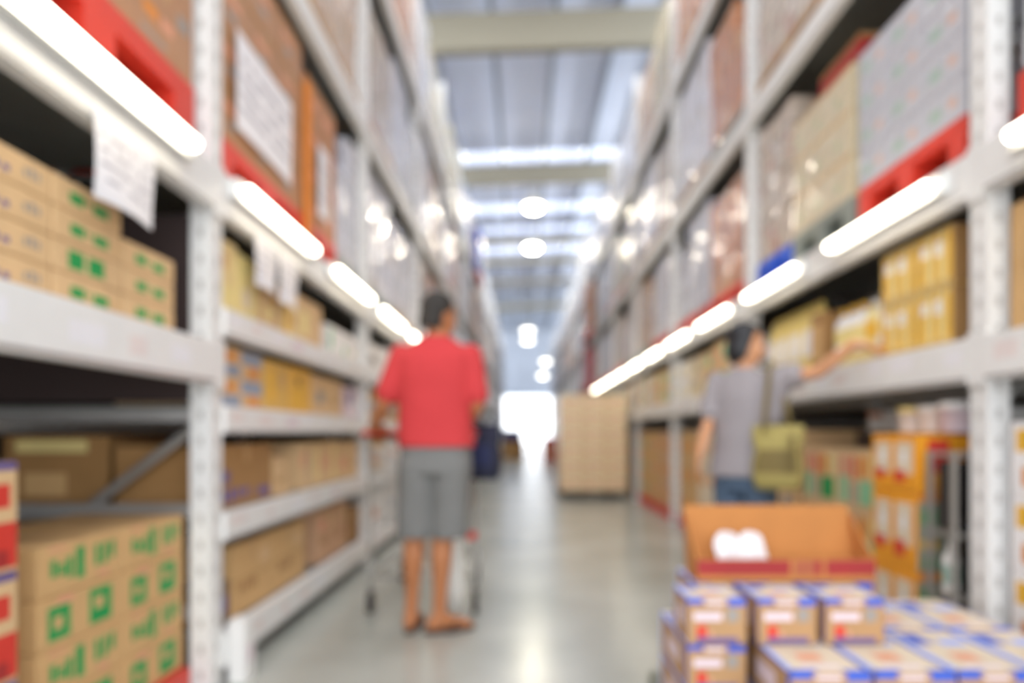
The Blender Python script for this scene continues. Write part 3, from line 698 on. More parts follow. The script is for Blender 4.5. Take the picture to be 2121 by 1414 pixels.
# grey stand with dark panels
t = empty('display_stand', (1.70, 2.79, 0), 'grey metal stand with dark panels beside the orange cartons', 'stand')
sw, sd = .15, .16
for x in (-sw/2, sw/2):
    for y in (-sd/2, sd/2): put('post', box_mesh('post', .018, .018, .93, STEEL), (x, y, 0), t)
for z in (.05, .36, .60, .91): put('shelf', box_mesh('shelf', sw-.022, sd-.022, .018, STEEL), (0, 0, z), t)
put('panel', box_mesh('panel', sw-.03, .1, .26, DARK, [('ny', .08, .08, .92, .92, mat('dark_glass', '#1d1a1a', .15))]), (.005, 0, .63), t)
put('panel', box_mesh('panel', .07, .1, .2, DARK), (.03, 0, .385), t)
put('bottle', bottle_mesh(.03, .2, mat('bottle_white', ''), WHITEP, mat('label_grey_green', '')), (1.662, 2.79, .379), None, 'white bottle with grey green label standing in the grey stand', 'bottle')
# farther floor goods, right
FR = [(CARD_L, 'pale'), (CARD, 'tan'), (CARD_P, 'pinkish'), (CREAM, 'cream')]
for b in range(1, 7):
    y0 = YR0+BAY*b+.12
    js = (2,) if b == 1 else (0, 1, 2)
    for j in js:
        a = y0+j*.83+(.06 if b == 1 else 0)
        pallet(XR+.30, a+.39, 0, .77, .5, .12, (PALLET_R if b < 4 else PALLET_W), '%s floor pallet in the %s right bay, %s along' % ('red' if b < 4 else 'wooden', ORD[b], ('nearest', 'second', 'farthest')[j]), 'floor pallets')
        m, cn = R.choice(FR)
        me = ctn('fl%d%d' % (b, j), .42, .385, .30, m, [('nx', .2, .3, .6, .6, R.choice((SALMON, LGREEN, GREYP, ORANGEP))), ('nx', .7, .1, .8, .9, CARD_D)])
        for c in range(2):
            for k in range(3):
                carton(me, XR+.27, a+.195+c*.39, .123+k*.30, '%s carton, %s layer, %s of %s pallet, %s right bay' % (cn, ROWN[3][k], ('near half', 'far half')[c], ('nearest', 'second', 'farthest')[j], ORD[b]), 'floor cartons in the right bays')

# --- foreground pallet stack with blue edged cartons
pallet(.945, 2.22, 0, .86, .97, .125, mat('pallet_weathered', '#8b8d80', .8), 'grey pallet under the blue edged cartons in the foreground', 'floor pallets')
BL = BLUE
def blue_prints(tp=True):
    p = [('ny', 0, .88, .26, 1, BL), ('ny', .3, .86, .62, .95, PINKW), ('ny', .68, .84, 1, 1, BL), ('ny', .1, .52, .58, .7, PINKW), ('ny', .16, .14, .32, .42, RED), ('ny', .36, .12, .42, .3, SALMON), ('ny', .15, 0, .85, .16, PURPLE), ('ny', .66, .5, .86, .78, GREYP),
         ('nx', 0, 0, .08, 1, LBLUE), ('nx', .92, 0, 1, 1, BL), ('nx', .3, .3, .7, .7, PINKW), ('nx', 0, .92, 1, 1, PURPLE),
         ('top', 0, 0, 1, 1, mat('carton_top_cream', '#d8c8b0', .75)), ('top', 0, 0, .07, 1, LBLUE), ('top', .95, 0, 1, 1, BL), ('top', 0, 0, .34, .07, BL), ('top', .66, 0, 1, .07, BL), ('top', .1, .62, .38, .9, BL), ('top', .3, .25, .62, .42, SALMON), ('top', .5, .6, .85, .75, LBLUE), ('top', .2, .1, .7, .16, PINKW)]
    return p
CB = mat('board_blue_edged', '#b58d62', .75)
bx = ctn('blue1', .172, .20, .134, CB, blue_prints())
for i, x in enumerate((.552, .752, .945)):
    carton(bx, x, 2.142, .397, 'small blue edged carton in front of the open tray, %s of three' % ('leftmost', 'middle', 'rightmost')[i], 'blue edged cartons in front of the tray')
    for k in range(1):
        pass
bb = ctn('blue2', .185, .26, .134, CB, blue_prints())
for i, x in enumerate((.627, .818, 1.01)):
    carton(bb, x, 2.38, .397, 'blue edged carton right under the open tray, %s of three' % ('leftmost', 'middle', 'rightmost')[i], 'blue edged cartons under the tray')
# two lower layers
bl = ctn('blue3', .225, .41, .134, CB, blue_prints())
bs = ctn('blue4', .172, .40, .134, CB, blue_prints())
for k in range(2):
    carton(bs, .552, 2.25, .127+k*.135, 'blue edged carton below the leftmost front carton, %s' % ('bottom layer', 'second layer')[k], 'lower blue edged cartons')
    for i in range(4):
        x = .70+.1+i*.212+ (0.0)
        me = ctn('blue5', .208, .40, .134, CB, blue_prints())
        for j in range(2):
            if i == 3 and j == 1 and False: continue
            carton(me, x-.02, 2.01+j*.405, .127+k*.135, 'blue edged carton, %s layer, %s row, %s column' % (('bottom', 'upper')[k], ('front', 'rear')[j], ('first', 'second', 'third', 'fourth')[i]), 'lower blue edged cartons')
# open tray carton
t = empty('open_carton', (.825, 2.25, .534), 'open orange brown carton with low red banded front, on the blue edged cartons', 'carton')
tw, td = .56, .15; RB = mat('tray_red_band', '#9c2a2a', .7)
put('base', box_mesh('base', tw, td, .006, BROWNSIDE), (0, td/2, 0), t)
put('front_panel', box_mesh('front_panel', tw, .006, .064, BROWNSIDE, [('ny', .0, .2, .52, .95, RB), ('ny', .54, .2, .66, .95, mat('tray_red_band_pale', '#a85a3a', .7)), ('ny', .66, .2, .7, .95, RB), ('ny', .72, .2, 1, .95, RB)]), (0, .003, .007), t)
bp_ = MB()
bp_.v = [Vector(v) for v in ((-tw/2, 0, 0), (tw/2, 0, 0), (tw/2-.004, .045, .215), (-tw/2+.0, .045, .215), (-tw/2, .006, 0), (tw/2, .006, 0), (tw/2-.004, .051, .215), (-tw/2, .051, .215))]
bp_.f = [(0, 1, 2, 3), (5, 4, 7, 6), (4, 0, 3, 7), (1, 5, 6, 2), (3, 2, 6, 7), (4, 5, 1, 0)]; bp_.m = [0]*6
put('back_panel', bp_.mesh('back_panel', BROWNSIDE), (0, td-.006, .007), t)
for s_ in (-1, 1):
    sp_ = MB(); x = s_*(tw/2-.003)
    prof = [(.007, 0), (td-.007, 0), (td+.03, .19), (td*.5, .11), (.007, .06)]
    nn = len(prof); sp_.v = [Vector((x-.003, y, z)) for y, z in prof]+[Vector((x+.003, y, z)) for y, z in prof]
    sp_.f = [tuple(range(nn))[::-1], tuple(range(nn, 2*nn))]+[(i, (i+1) % nn, nn+(i+1) % nn, nn+i) for i in range(nn)]; sp_.m = [0]*len(sp_.f)
    put('side_panel', sp_.mesh('side_panel', BROWNSIDE), (0, 0, .007), t)
# white folded paper in the tray: two rounded lobes
V = []; F = []; NU, NV = 20, 8
for s_ in (0, 1):
    for i in range(NU+1):
        u = i/NU; top = .085+.022*abs(math.sin(u*2*math.pi))**.6-.012*abs(2*u-1)**6
        for j in range(NV+1):
            v = j/NV; V.append(((u-.5)*.165-.02*v, .015*math.sin(u*2*math.pi*2)+.02*v+s_*.003, v*top*1.25))
N = (NU+1)*(NV+1)
for s_ in (0, 1):
    for i in range(NU):
        for j in range(NV):
            a = s_*N+i*(NV+1)+j; f = (a, a+NV+1, a+NV+2, a+1); F.append(f if not s_ else f[::-1])
for j in range(NV):
    for i in (0, NU): a = i*(NV+1)+j; F.append((a, a+1, a+1+N, a+N))
for i in range(NU):
    for j in (0, NV): a = i*(NV+1)+j; F.append((a, a+NV+1, a+NV+1+N, a+N))
me = bpy.data.meshes.new('paper'); me.from_pydata(V, [], F); me.materials.append(PAPER); me.update()
put('folded_paper', me, (.725, 2.33, .545), None, 'white folded paper with two rounded lobes inside the open carton', 'paper')

# --- tall carton stack in the aisle
t = empty('wrapped_load', (1.05, 11.3, .13), 'wrapped tan carton stack standing on the floor in the aisle', 'pallet load')
ac = box_mesh('carton', .33, .48, .24, mat('aisle_board', '#ecd0a6', .5, coat=.6, bump=.4, bscale=8), [('ny', .1, .3, .4, .45, SALMON), ('ny', .5, .55, .8, .7, SALMON), ('ny', 0, .94, 1, 1, PALEY), ('ny', 0, 0, .02, 1, CARD_D), ('ny', .3, .75, .9, .85, CREAM)]+[('nx', .2, .3, .6, .6, SALMON)])
for i in range(3):
    for j in range(2):
        for k in range(6): put('carton', ac, ((i-1)*.334, (j-.5)*.484, k*.242), t)
pallet(1.05, 11.3, 0, 1.0, 1.04, .128, mat('pallet_dark', '#6a655c', .7), 'dark pallet under the carton stack in the aisle', 'floor pallets')
# --- far goods by the back door
t = put('carton', box_mesh('carton', .85, .7, .72, CARD_D, [('ny', .1, .3, .4, .6, CARD_L)]+tape()), (-.42, 28, 0), None, 'brown carton far down the aisle below the bright door', 'carton')
put('blue_crate', box_mesh('blue_crate', .75, .6, .42, mat('crate_navy', '#27365f', .5), [('ny', .05, .2, .95, .3, BLUE), ('ny', .05, .6, .95, .7, BLUE)]), (-.45, 28, .722), None, 'navy crate on the brown carton far down the aisle', 'crate')
put('carton', box_mesh('carton', .5, .5, .85, mat('far_red', '#c8584a', .6), [('ny', .2, .3, .8, .5, CARD_L)]), (.95, 26, 0), None, 'red carton far down the aisle left of the tall stack', 'carton')

# ================================================================== SHOPPING CART
CHROME = mat('cart_wire', '#b7b7b3', .3, .7)
REDH = mat('cart_red', '#d23a2c', .4)
t = empty('shopping_cart', (-.56, 3.95, 0), 'wire shopping cart with red handle in front of the man', 'cart')
hw = .29
mb = MB(); mb.tube([(-hw-.02, -.10, 1.0), (hw+.02, -.10, 1.0)], .016, 10); put('handle', mb.mesh('handle', REDH, True), (0, 0, 0), t)
mb = MB()
for s_ in (-1, 1):
    mb.tube([(s_*hw, -.10, 1.0), (s_*hw, -.02, .92), (s_*hw, .05, .55), (s_*hw, .0, .22), (s_*hw, .02, .13)], .012, 8)
    mb.tube([(s_*hw, .0, .22), (s_*hw*.85, .85, .2), (s_*hw*.85, .85, .13)], .012, 8)
mb.tube([(-hw, .0, .22), (hw, .0, .22)], .01, 8); mb.tube([(-hw*.85, .85, .2), (hw*.85, .85, .2)], .01, 8)
put('frame', mb.mesh('frame', CHROME, True), (0, 0, 0), t)
mb = MB()
def bk(u, v, s_):  # basket corner interpolation
    y = .0+v*.9; top = .92-.1*v; bot = .5+.05*v; wd = hw*(1-.12*v)
    return Vector((s_*wd*(.82+.18*u), y, bot+(top-bot)*u))
for q in range(9):
    u = q/8
    for s_ in (-1, 1): mb.tube([bk(u, 0, s_), bk(u, 1, s_)], .003 if 0 < q < 8 else .006, 5)
    mb.tube([bk(u, 1, -1), bk(u, 1, 1)], .003 if q < 8 else .006, 5); mb.tube([bk(u, 0, -1), bk(u, 0, 1)], .003 if q < 8 else .006, 5)
for q in range(17):
    v = q/16
    for s_ in (-1, 1): mb.tube([bk(0, v, s_), bk(1, v, s_)], .003, 5)
    mb.tube([bk(0, v, -1), bk(0, v, 1)], .003, 5)
for q in range(1, 10):
    f = -1+2*q/10
    for v in (0, 1):
        a = bk(0, v, 1); b = bk(1, v, 1); mb.tube([(a.x*f, a.y, a.z), (b.x*f, b.y, b.z)], .003, 5)
put('basket', mb.mesh('basket', CHROME), (0, 0, 0), t)
mb = MB(); mb.lathe([(.06, -.014), (.064, -.006), (.064, .006), (.06, .014)], axis='x'); WH = mb.mesh('wheel', DARK, True)
for x, y in ((-hw, .03), (hw, .03), (-hw*.85, .86), (hw*.85, .86)):
    put('wheel', WH, (x, y, .064), t)
mb = MB(); mb.box(-.03, .03, -.02, .03, 0, .04)
put('bumper', mb.mesh('bumper', REDH), (hw-.02, -.02, .42), t)
mb = MB(); mb.tube([(0, 0, .06), (0, .0, .2), (0, .01, .42), (0, .01, .5)], [.045, .05, .035, .025], 10); put('leg_guard', mb.mesh('leg_guard', mat('white_plastic', '#efefe9', .4), True), (.185, -.06, -.03), t)['label'] = 'unidentified white piece by the cart leg'  # unidentified white shape, built as a piece of the cart

# ================================================================== PEOPLE
class Blob:
    def __init__(s): s.bm = bmesh.new()
    def ell(s, c, r, rot=None, n=20):
        M = Matrix.Translation(Vector(c)) @ (rot.to_4x4() if rot is not None else Matrix.Identity(4)) @ Matrix.Diagonal((r[0], r[1], r[2], 1))
        bmesh.ops.create_uvsphere(s.bm, u_segments=n, v_segments=n//2+2, radius=1, matrix=M)
    def cap(s, a, b, ra, rb, n=14):
        a, b = Vector(a), Vector(b); d = b-a; L = d.length
        M = Matrix.Translation((a+b)/2) @ d.to_track_quat('Z', 'Y').to_matrix().to_4x4()
        bmesh.ops.create_cone(s.bm, cap_ends=True, segments=n, radius1=ra, radius2=rb, depth=L, matrix=M)
        s.ell(a, (ra,)*3, None, n); s.ell(b, (rb,)*3, None, n)
    def chain(s, pts, rs):
        for i in range(len(pts)-1): s.cap(pts[i], pts[i+1], rs[i], rs[i+1])
    def loft(s, rings, n=28):
        """rings: (centre, half-width along ax, half-depth along ay, ax, ay)"""
        prev = None; bm = s.bm
        for c, a, b, ax, ay in rings:
            c = Vector(c); cur = [bm.verts.new(c+ax*(a*math.copysign(abs(math.cos(t))**.85, math.cos(t)))+ay*(b*math.copysign(abs(math.sin(t))**.85, math.sin(t)))) for t in [2*math.pi*k/n for k in range(n)]]
            if prev:
                for k in range(n): bm.faces.new((prev[k], prev[(k+1) % n], cur[(k+1) % n], cur[k]))
            else: bm.faces.new(cur[::-1])
            prev = cur
        bm.faces.new(prev)
        bmesh.ops.recalc_face_normals(bm, faces=bm.faces[:])
    def build(s, name, m, base, voxel=.007, smooth=4, parent=None, fold=0.0):
        me = bpy.data.meshes.new(name); s.bm.to_mesh(me); s.bm.free()
        o = bpy.data.objects.new(name, me); COL.objects.link(o)
        rm = o.modifiers.new('r', 'REMESH'); rm.mode = 'VOXEL'; rm.voxel_size = voxel
        if smooth:
            sm = o.modifiers.new('s', 'SMOOTH'); sm.iterations = smooth; sm.factor = .5
        dg = bpy.context.evaluated_depsgraph_get(); out = bpy.data.meshes.new_from_object(o.evaluated_get(dg))
        bpy.data.objects.remove(o); out.name = name
        out.transform(Matrix.Translation(-Vector(base)))
        out.materials.clear(); out.materials.append(m)
        out.polygons.foreach_set('use_smooth', [True]*len(out.polygons)); out.update()
        return put(name, out, (0, 0, 0), parent)

def frame(yaw, pitch=0, roll=0):
    """columns: right, forward, up for a head or body turned by yaw (0 faces +Y, positive turns right)"""
    return Matrix.Rotation(-yaw, 3, 'Z') @ Matrix.Rotation(pitch, 3, 'X') @ Matrix.Rotation(roll, 3, 'Y')
def head(bl, c, M, k=1.0):
    P = lambda x, y, z: Vector(c)+M @ Vector((x*k, y*k, z*k))
    bl.ell(P(0, -.008, .03), (.074*k, .093*k, .088*k), M)         # cranium
    bl.ell(P(0, .022, -.03), (.062*k, .072*k, .085*k), M)         # face
    bl.ell(P(0, .045, -.085), (.04*k, .04*k, .032*k), M)          # jaw, chin
    bl.ell(P(0, .078, .012), (.05*k, .018*k, .014*k), M)          # brow
    bl.cap(P(0, .09, .0), P(0, .108, -.03), .009*k, .014*k)       # nose
    for s_ in (-1, 1):
        bl.ell(P(s_*.012, .098, -.034), (.009*k, .01*k, .008*k), M)
        bl.ell(P(s_*.034, .07, -.03), (.022*k, .02*k, .018*k), M) # cheeks
        bl.ell(P(s_*.074, -.012, -.015), (.009*k, .02*k, .032*k), M @ Matrix.Rotation(s_*.25, 3, 'Z'))   # ears
    bl.ell(P(0, .086, -.06), (.024*k, .012*k, .007*k), M); bl.ell(P(0, .084, -.07), (.02*k, .011*k, .007*k), M)   # lips
    return P
def hand(bl, wrist, d, nrm, side, curl=.5, k=1.0):
    """d: towards the fingertips; nrm: out of the back of the hand; side: direction of the thumb"""
    d = Vector(d).normalized(); side = Vector(side); side = (side-d*side.dot(d)).normalized(); nrm = d.cross(side).normalized()*(1 if Vector(nrm).dot(d.cross(side)) > 0 else -1)
    w0 = Vector(wrist)
    M = Matrix((side, d, nrm)).transposed()
    bl.ell(w0+d*.045*k, (.041*k, .052*k, .017*k), M)
    for i, (off, L) in enumerate(((.031, .072), (.011, .08), (-.010, .074), (-.030, .058))):
        p = w0+d*(.082-.004*abs(i-1.3))*k+side*off*k; ang = 0; dirv = d.copy(); pts = [w0+d*.05*k+side*off*.8*k, p]; sp = side*(off*.25)
        for f, seg in enumerate((.45, .32, .25)):
            ang += curl*(.55+.35*f); dv = (d*math.cos(ang)-nrm*math.sin(ang)+sp).normalized(); p = p+dv*L*seg*k; pts.append(p)
        bl.chain(pts, [.0095*k, .0092*k, .0085*k, .008*k, .0068*k])
    tb = w0+d*.02*k+side*.03*k; t1 = tb+(side*.75+d*.6-nrm*.2).normalized()*.035*k; t2 = t1+(side*.35+d*.85-nrm*(.2+.5*curl)).normalized()*.032*k; t3 = t2+(d*.95-nrm*(.3+.5*curl)).normalized()*.024*k
    bl.chain([w0+d*.015*k+side*.012*k, tb, t1, t2, t3], [.016*k, .014*k, .011*k, .0098*k, .008*k])
def eyes(P, M, base, parent, k=1.0):
    wm = mat('eye_white', '#f0ece6', .2); im = mat('eye_iris', '#2a1b12', .2)
    for s_ in (-1, 1):
        mb = MB(); mb.lathe([(.002, -.0115), (.007, -.009), (.0115, 0), (.009, .007), (.0055, .0102)], n=12, axis='y'); mb.cm = 1; mb.lathe([(.0054, .0101), (.003, .0116), (.0005, .012)], n=12, axis='y')
        me = mb.mesh('eye', [wm, im], True)
        me.transform(Matrix.Translation(P(s_*.031, .074, -.004)-Vector(base)) @ M.to_4x4())
        put('eye', me, (0, 0, 0), parent)
def hair_cap(P, M, base, parent, m, k=1.0, nape=-.06, front=.05, top=.0, side=.02, thick=.0):
    bl = Blob(); bl.ell(P(0, -.014, .036), (.080*k, .096*k, .09*k), M)
    bl.ell(P(0, -.045, nape*.5), (.070*k, .062*k, .07*k+abs(nape)*.35), M)
    o = bl.build('hair', m, base, .006, 3, parent)
    # cut away the face side: keep what lies behind a slanted plane
    bm = bmesh.new(); bm.from_mesh(o.data); c = P(0, 0, 0)-Vector(base); f = M @ Vector((0, 1, 0)); u = M @ Vector((0, 0, 1))
    kill = []
    for v in bm.verts:
        q = v.co-c; y = q.dot(f); z = q.dot(u)
        lim = front if z > .06 else -.005+(z-.0)*.6 if z > 0 else -.018+z*.15
        if y > lim*k+.0 and z < .085*k or z < nape*k-.02: kill.append(v)
    bmesh.ops.delete(bm, geom=kill, context='VERTS'); bm.to_mesh(o.data); bm.free(); o.data.update()
    return o
def foot(bl, ankle, yaw, k=1.0, bare=True):
    a = Vector(ankle); f = Vector((math.sin(yaw), math.cos(yaw), 0)); r = Vector((f.y, -f.x, 0)); z0 = .022
    heel = a-f*.04*k; heel.z = z0+.022; ball = a+f*.125*k; ball.z = z0+.016
    mid = a+f*.05*k; mid.z = z0+.03
    bl.chain([a, heel], [.036*k, .03*k]); bl.chain([heel, mid], [.03*k, .032*k]); bl.chain([a, mid, ball], [.036*k, .034*k, .026*k])
    M = Matrix((r, f, Vector((0, 0, 1)))).transposed(); bl.ell(ball, (.043*k, .04*k, .02*k), M)
    if bare:
        for i, o in enumerate((-.03, -.012, .004, .018, .031)):
            p = ball+r*o*k+f*(.02 if abs(i-2) < 2 else .012)*k; e = p+f*(.028-.004*abs(o)*30)*k
            bl.chain([ball+r*o*.7*k, Vector((p.x, p.y, z0+.01)), Vector((e.x, e.y, z0+.008))], [.012*k, .0098*k, .0085*k])
    return a, f, r
def sandal(name, ankle, yaw, parent, base, m, k=1.0):
    a = Vector(ankle); f = Vector((math.sin(yaw), math.cos(yaw), 0)); r = Vector((f.y, -f.x, 0)); c = Vector((a.x, a.y, 0))+f*.055*k; n = 28; V = []; F = []
    for z in (.002, .019):
        for i in range(n):
            t = 2*math.pi*i/n; y = math.cos(t); wd = .043 if y > 0 else .036; V.append(c+f*(y*.133*k)+r*(math.sin(t)*wd*k)+Vector((0, 0, z))-Vector(base))
    F = [tuple(range(n))[::-1], tuple(range(n, 2*n))]+[(i, (i+1) % n, n+(i+1) % n, n+i) for i in range(n)]
    me = bpy.data.meshes.new(name); me.from_pydata([tuple(v) for v in V], [], F); me.materials.append(m); me.update()
    o = put(name, me, (0, 0, 0), parent)
    mb = MB(); B = Vector(base)
    toe = c+f*.075*k+r*(-.012 if name else 0)+Vector((0, 0, .03))
    for s_ in (-1, 1):
        mb.tube([toe-B, c+f*.035*k+r*s_*.034*k+Vector((0, 0, .062))-B, c-f*.01*k+r*s_*.046*k+Vector((0, 0, .015))-B], .006, 6)
    put('strap', mb.mesh('strap', m, True), (0, 0, 0), o)

# ---- the man in the red shirt, seen from behind
SKINM = mat('skin_tan', '#b5764c', .55, var=.06); HAIRM = mat('hair_greying', '#2c2824', .7, var=.25)
SHIRT = mat('shirt_red', '#c7393c', .85, var=.05, bump=.25, bscale=6); SHORT = mat('shorts_grey', '#777775', .85, var=.06, bump=.2, bscale=7)
base = (-.445, 3.62, 0)
man = empty('person', base, 'man in red shirt and grey shorts, seen from behind, pushing a cart', 'person')
X0, Y0 = -.445, 3.62
ux, uy = Vector((1, 0, 0)), Vector((0, 1, 0))
hM = frame(.75, -.12, .06); hc = (-.432, 3.64, 1.595)
lA, rA = (-.572, 3.64, .085), (-.425, 3.60, .085)
bl = Blob()
P = head(bl, hc, hM, .98)
bl.cap((X0+.005, Y0, 1.42), (-.436, 3.632, 1.54), .06, .054)
bl.loft([((X0, Y0, .84), .155, .10, ux, uy), ((X0, Y0, .98), .15, .10, ux, uy), ((X0, Y0, 1.15), .145, .10, ux, uy), ((X0, Y0, 1.32), .17, .105, ux, uy), ((X0, Y0, 1.42), .15, .08, ux, uy), ((X0, Y0, 1.46), .07, .06, ux, uy)])
ls, le, lw = Vector((-.617, 3.62, 1.40)), Vector((-.70, 3.60, 1.15)), Vector((-.785, 3.755, 1.035))
rs, re, rw = Vector((-.268, 3.62, 1.40)), Vector((-.232, 3.58, 1.14)), Vector((-.305, 3.76, 1.04))
for s, e, w_ in ((ls, le, lw), (rs, re, rw)):
    bl.chain([s, s.lerp(e, .5), e, e.lerp(w_, .35), w_], [.05, .044, .036, .039, .027])
hand(bl, lw, (lambda v: v)(Vector((-.02, .95, -.05))), (0, 0, 1), (1, 0, 0), .75)
hand(bl, rw, Vector((.0, .95, -.05)), (0, 0, 1), (-1, 0, 0), .75)
for hip, knee, an in (((-.535, 3.62, .86), (-.553, 3.645, .50), lA), ((-.375, 3.62, .86), (-.41, 3.63, .50), rA)):
    hip, knee, an = Vector(hip), Vector(knee), Vector(an)
    calf = knee.lerp(an, .3)+Vector((0, -.018, 0))
    bl.chain([hip, knee, calf, knee.lerp(an, .7), an], [.085, .056, .054, .036, .033])
foot(bl, lA, .1, 1.0); foot(bl, rA, 1.15, 1.0)
body = bl.build('body', SKINM, base, .0065, 3, man)
eyes(P, hM, base, man); hair_cap(P, hM, base, man, HAIRM, 1.0, -.06, .03)
bl = Blob()
bl.loft([((X0+.005, Y0, .93), .196, .135, ux, uy), ((X0, Y0, .99), .192, .13, ux, uy), ((X0, Y0, 1.15), .186, .13, ux, uy), ((X0, Y0, 1.30), .198, .13, ux, uy), ((X0, Y0, 1.38), .200, .118, ux, uy), ((X0, Y0, 1.43), .165, .095, ux, uy), ((X0+.003, Y0, 1.475), .085, .075, ux, uy), ((X0+.004, Y0+.003, 1.49), .07, .068, ux, uy)])
for s, e, q in ((ls, le, .78), (rs, re, .8)):
    bl.chain([s+Vector((0, 0, -.01)), s.lerp(e, q)], [.062, .064])
shirt = bl.build('shirt', SHIRT, base, .008, 5, man)
bl = Blob()
bl.loft([((X0, Y0, .80), .185, .130, ux, uy), ((X0, Y0, .94), .180, .122, ux, uy)])
for hip, knee in (((-.535, 3.62, .83), (-.55, 3.64, .475)), ((-.36, 3.62, .83), (-.375, 3.63, .475))):
    h, k2 = Vector(hip), Vector(knee)
    bl.loft([(k2, .096, .105, ux, uy), (k2.lerp(h, .5), .096, .112, ux, uy), (h+Vector((0, 0, .02)), .098, .125, ux, uy)])
bl.build('shorts', SHORT, base, .008, 4, man)
SAND = mat('sandal_brown', '#4a3128', .7)
sandal('sandal', lA, .1, man, base, SAND); sandal('sandal', rA, 1.15, man, base, SAND)
# navy bag hanging at his right
NAVY = mat('navy_cloth', '#23263c', .8)
t = empty('cloth_bag', (-.235, 3.92, .75), 'navy cloth bag hanging from the cart handle beside the man', 'bag')
me = bag_mesh(.22, .16, .30, NAVY, mat('navy_cloth_blue', '#252c50', .8)); put('bag_body', me, (0, 0, 0), t, rz=1.2)
mb = MB(); mb.tube([(-.02, -.05, .28), (-.03, -.06, .315), (-.02, -.075, .322), (.0, -.07, .318), (.02, -.05, .29), (.02, -.03, .27)], .007, 6); put('bag_strap', mb.mesh('bag_strap', NAVY, True), (0, 0, 0), t)

# ---- the woman reaching for the shelf
SKW = mat('skin_light', '#d39a72', .55, var=.05); HAIRB = mat('hair_black', '#15161c', .45, var=.2)
TEE = mat('tee_grey', '#9a9497', .85, var=.05, bump=.25, bscale=6); JEAN = mat('jeans_blue', '#4d6178', .8, var=.1)
base = (1.20, 3.86, 0); X0, Y0 = 1.19, 3.86
wom = empty('person', base, 'woman in grey top and jeans reaching onto the right shelf', 'person')
byaw = .75; bM = frame(byaw); bx_ = bM @ Vector((1, 0, 0)); by_ = bM @ Vector((0, 1, 0))
hM = frame(1.8, -.08, 0); hc = (1.195, 3.85, 1.475)
C = lambda r, f, z: Vector((X0, Y0, z))+bx_*r+by_*f
bl = Blob(); P = head(bl, hc, hM, .93)
bl.cap(C(0, -.01, 1.30), Vector(hc)+Vector((-.01, 0, -.06)), .05, .046)
bl.loft([(C(0, 0, .74), .15, .10, bx_, by_), (C(0, 0, .88), .14, .095, bx_, by_), (C(0, 0, 1.0), .118, .085, bx_, by_), (C(0, 0, 1.2), .14, .10, bx_, by_), (C(0, 0, 1.30), .13, .07, bx_, by_), (C(0, 0, 1.345), .06, .05, bx_, by_)])
ls, le, lw = C(-.155, -.01, 1.28), Vector((1.005, 3.90, 1.06)), Vector((.945, 3.84, .90))
rs, re, rw = C(.155, 0, 1.285), Vector((1.475, 3.58, 1.305)), Vector((1.585, 3.44, 1.43))
for s, e, w_ in ((ls, le, lw), (rs, re, rw)):
    bl.chain([s, s.lerp(e, .5), e, e.lerp(w_, .35), w_], [.042, .037, .031, .032, .023])
hand(bl, lw, Vector((-.25, -.05, -1)), (-1, 0, 0), (.1, .9, 0), .35, .92)
hand(bl, rw, Vector((.65, -.62, -.22)), (0, 0, 1), (.6, .6, 0), .3, .92)
for s_ in (-1, 1):
    hip, knee, an = C(s_*.085, 0, .76), C(s_*.085, .02, .44), C(s_*.09, -.01, .085)
    bl.chain([hip, knee, knee.lerp(an, .3)-by_*.015, an], [.085, .055, .05, .032])
    foot(bl, an, byaw, .9, False)
bl.build('body', SKW, base, .0065, 3, wom)
eyes(P, hM, base, wom, .93)
bl = Blob(); bl.ell(P(0, -.016, .036), (.085, .098, .092), hM); bl.ell(P(0, -.05, -.03), (.080, .062, .085), hM)
for s_ in (-1, 1): bl.ell(P(s_*.07, -.02, -.02), (.018, .045, .07), hM)
o = bl.build('hair', HAIRB, base, .006, 3, wom)
bm = bmesh.new(); bm.from_mesh(o.data); c = P(0, 0, 0)-Vector(base); f = hM @ Vector((0, 1, 0)); u = hM @ Vector((0, 0, 1)); kill = []
for v in bm.verts:
    q = v.co-c; y, z = q.dot(f), q.dot(u)
    if (z < .065 and y > .02+z*.3) or (z < .1 and y > .062): kill.append(v)
bmesh.ops.delete(bm, geom=kill, context='VERTS'); bm.to_mesh(o.data); bm.free(); o.data.update()
bl = Blob()
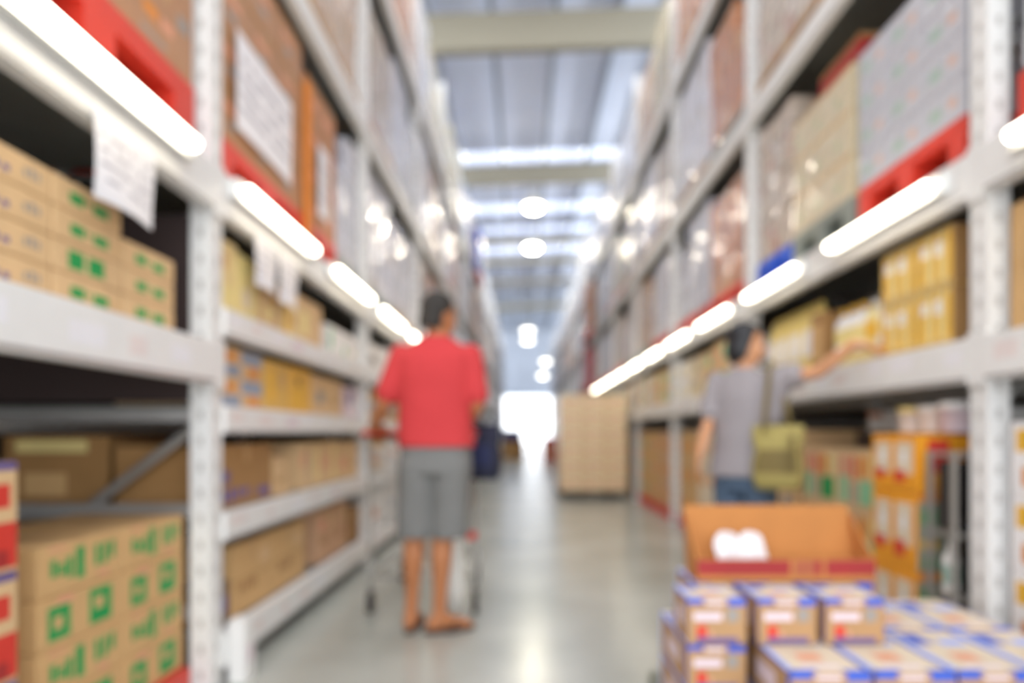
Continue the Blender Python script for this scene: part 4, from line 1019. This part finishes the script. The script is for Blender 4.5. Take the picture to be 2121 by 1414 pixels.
bl.loft([(C(-.01, -.005, .77), .185, .145, bx_, by_), (C(0, 0, .9), .172, .135, bx_, by_), (C(0, 0, 1.05), .16, .13, bx_, by_), (C(0, 0, 1.2), .165, .125, bx_, by_), (C(0, 0, 1.285), .155, .10, bx_, by_), (C(0, -.005, 1.335), .08, .068, bx_, by_), (C(0, -.005, 1.35), .066, .06, bx_, by_)])
bl.chain([ls, ls.lerp(le, .75)], [.062, .06]); bl.chain([rs, rs.lerp(re, .45)], [.065, .07]); bl.chain([rs.lerp(re, .1)+Vector((0, -.02, -.02)), C(.17, -.02, 1.08)], [.07, .05])
bl.build('shirt', TEE, base, .008, 5, wom)
bl = Blob(); bl.loft([(C(0, 0, .70), .165, .125, bx_, by_), (C(0, 0, .84), .155, .115, bx_, by_)])
for s_ in (-1, 1): bl.loft([(C(s_*.088, -.01, .10), .06, .065, bx_, by_), (C(s_*.088, .015, .44), .075, .08, bx_, by_), (C(s_*.082, 0, .74), .086, .11, bx_, by_)])
bl.build('jeans', JEAN, base, .008, 3, wom)
for s_ in (-1, 1):
    bl = Blob(); a = C(s_*.09, -.01, .085); ff = by_
    bl.chain([a-ff*.045+Vector((0, 0, -.045)), a+ff*.06+Vector((0, 0, -.045)), a+ff*.13+Vector((0, 0, -.05))], [.04, .042, .034]); bl.build('shoe', mat('shoe_dark', '#3a3a40', .6), base, .007, 3, wom)
# shoulder bag
OLIVE = mat('bag_olive', '#a39556', .75, var=.2); OLD = mat('bag_brown', '#7a6a3c', .75)
t = empty('shoulder_bag', (1.275, 3.60, .72), 'olive shoulder bag hanging at the side of the woman in grey', 'bag')
me = bag_mesh(.25, .10, .32, OLIVE, OLD); put('bag_body', me, (0, 0, 0), t, rz=1.05)
mb = MB()
fl = box_mesh('flap', .012, .13, .17, OLD); put('flap', fl, (.055, -.062, .10), t, rz=1.05-math.pi/2)
sh = rs+Vector((-.02, -.03, .085))-Vector((1.275, 3.60, .72))
mb.tube([(-.07, .0, .29), (-.05, .03, .42), sh+Vector((-.02, -.045, -.03)), sh+Vector((0, .0, .0)), sh+Vector((.03, .07, -.06)), (.06, .04, .42), (.07, .02, .29)], .012, 6); put('bag_strap', mb.mesh('bag_strap', OLD, True), (0, 0, 0), t)
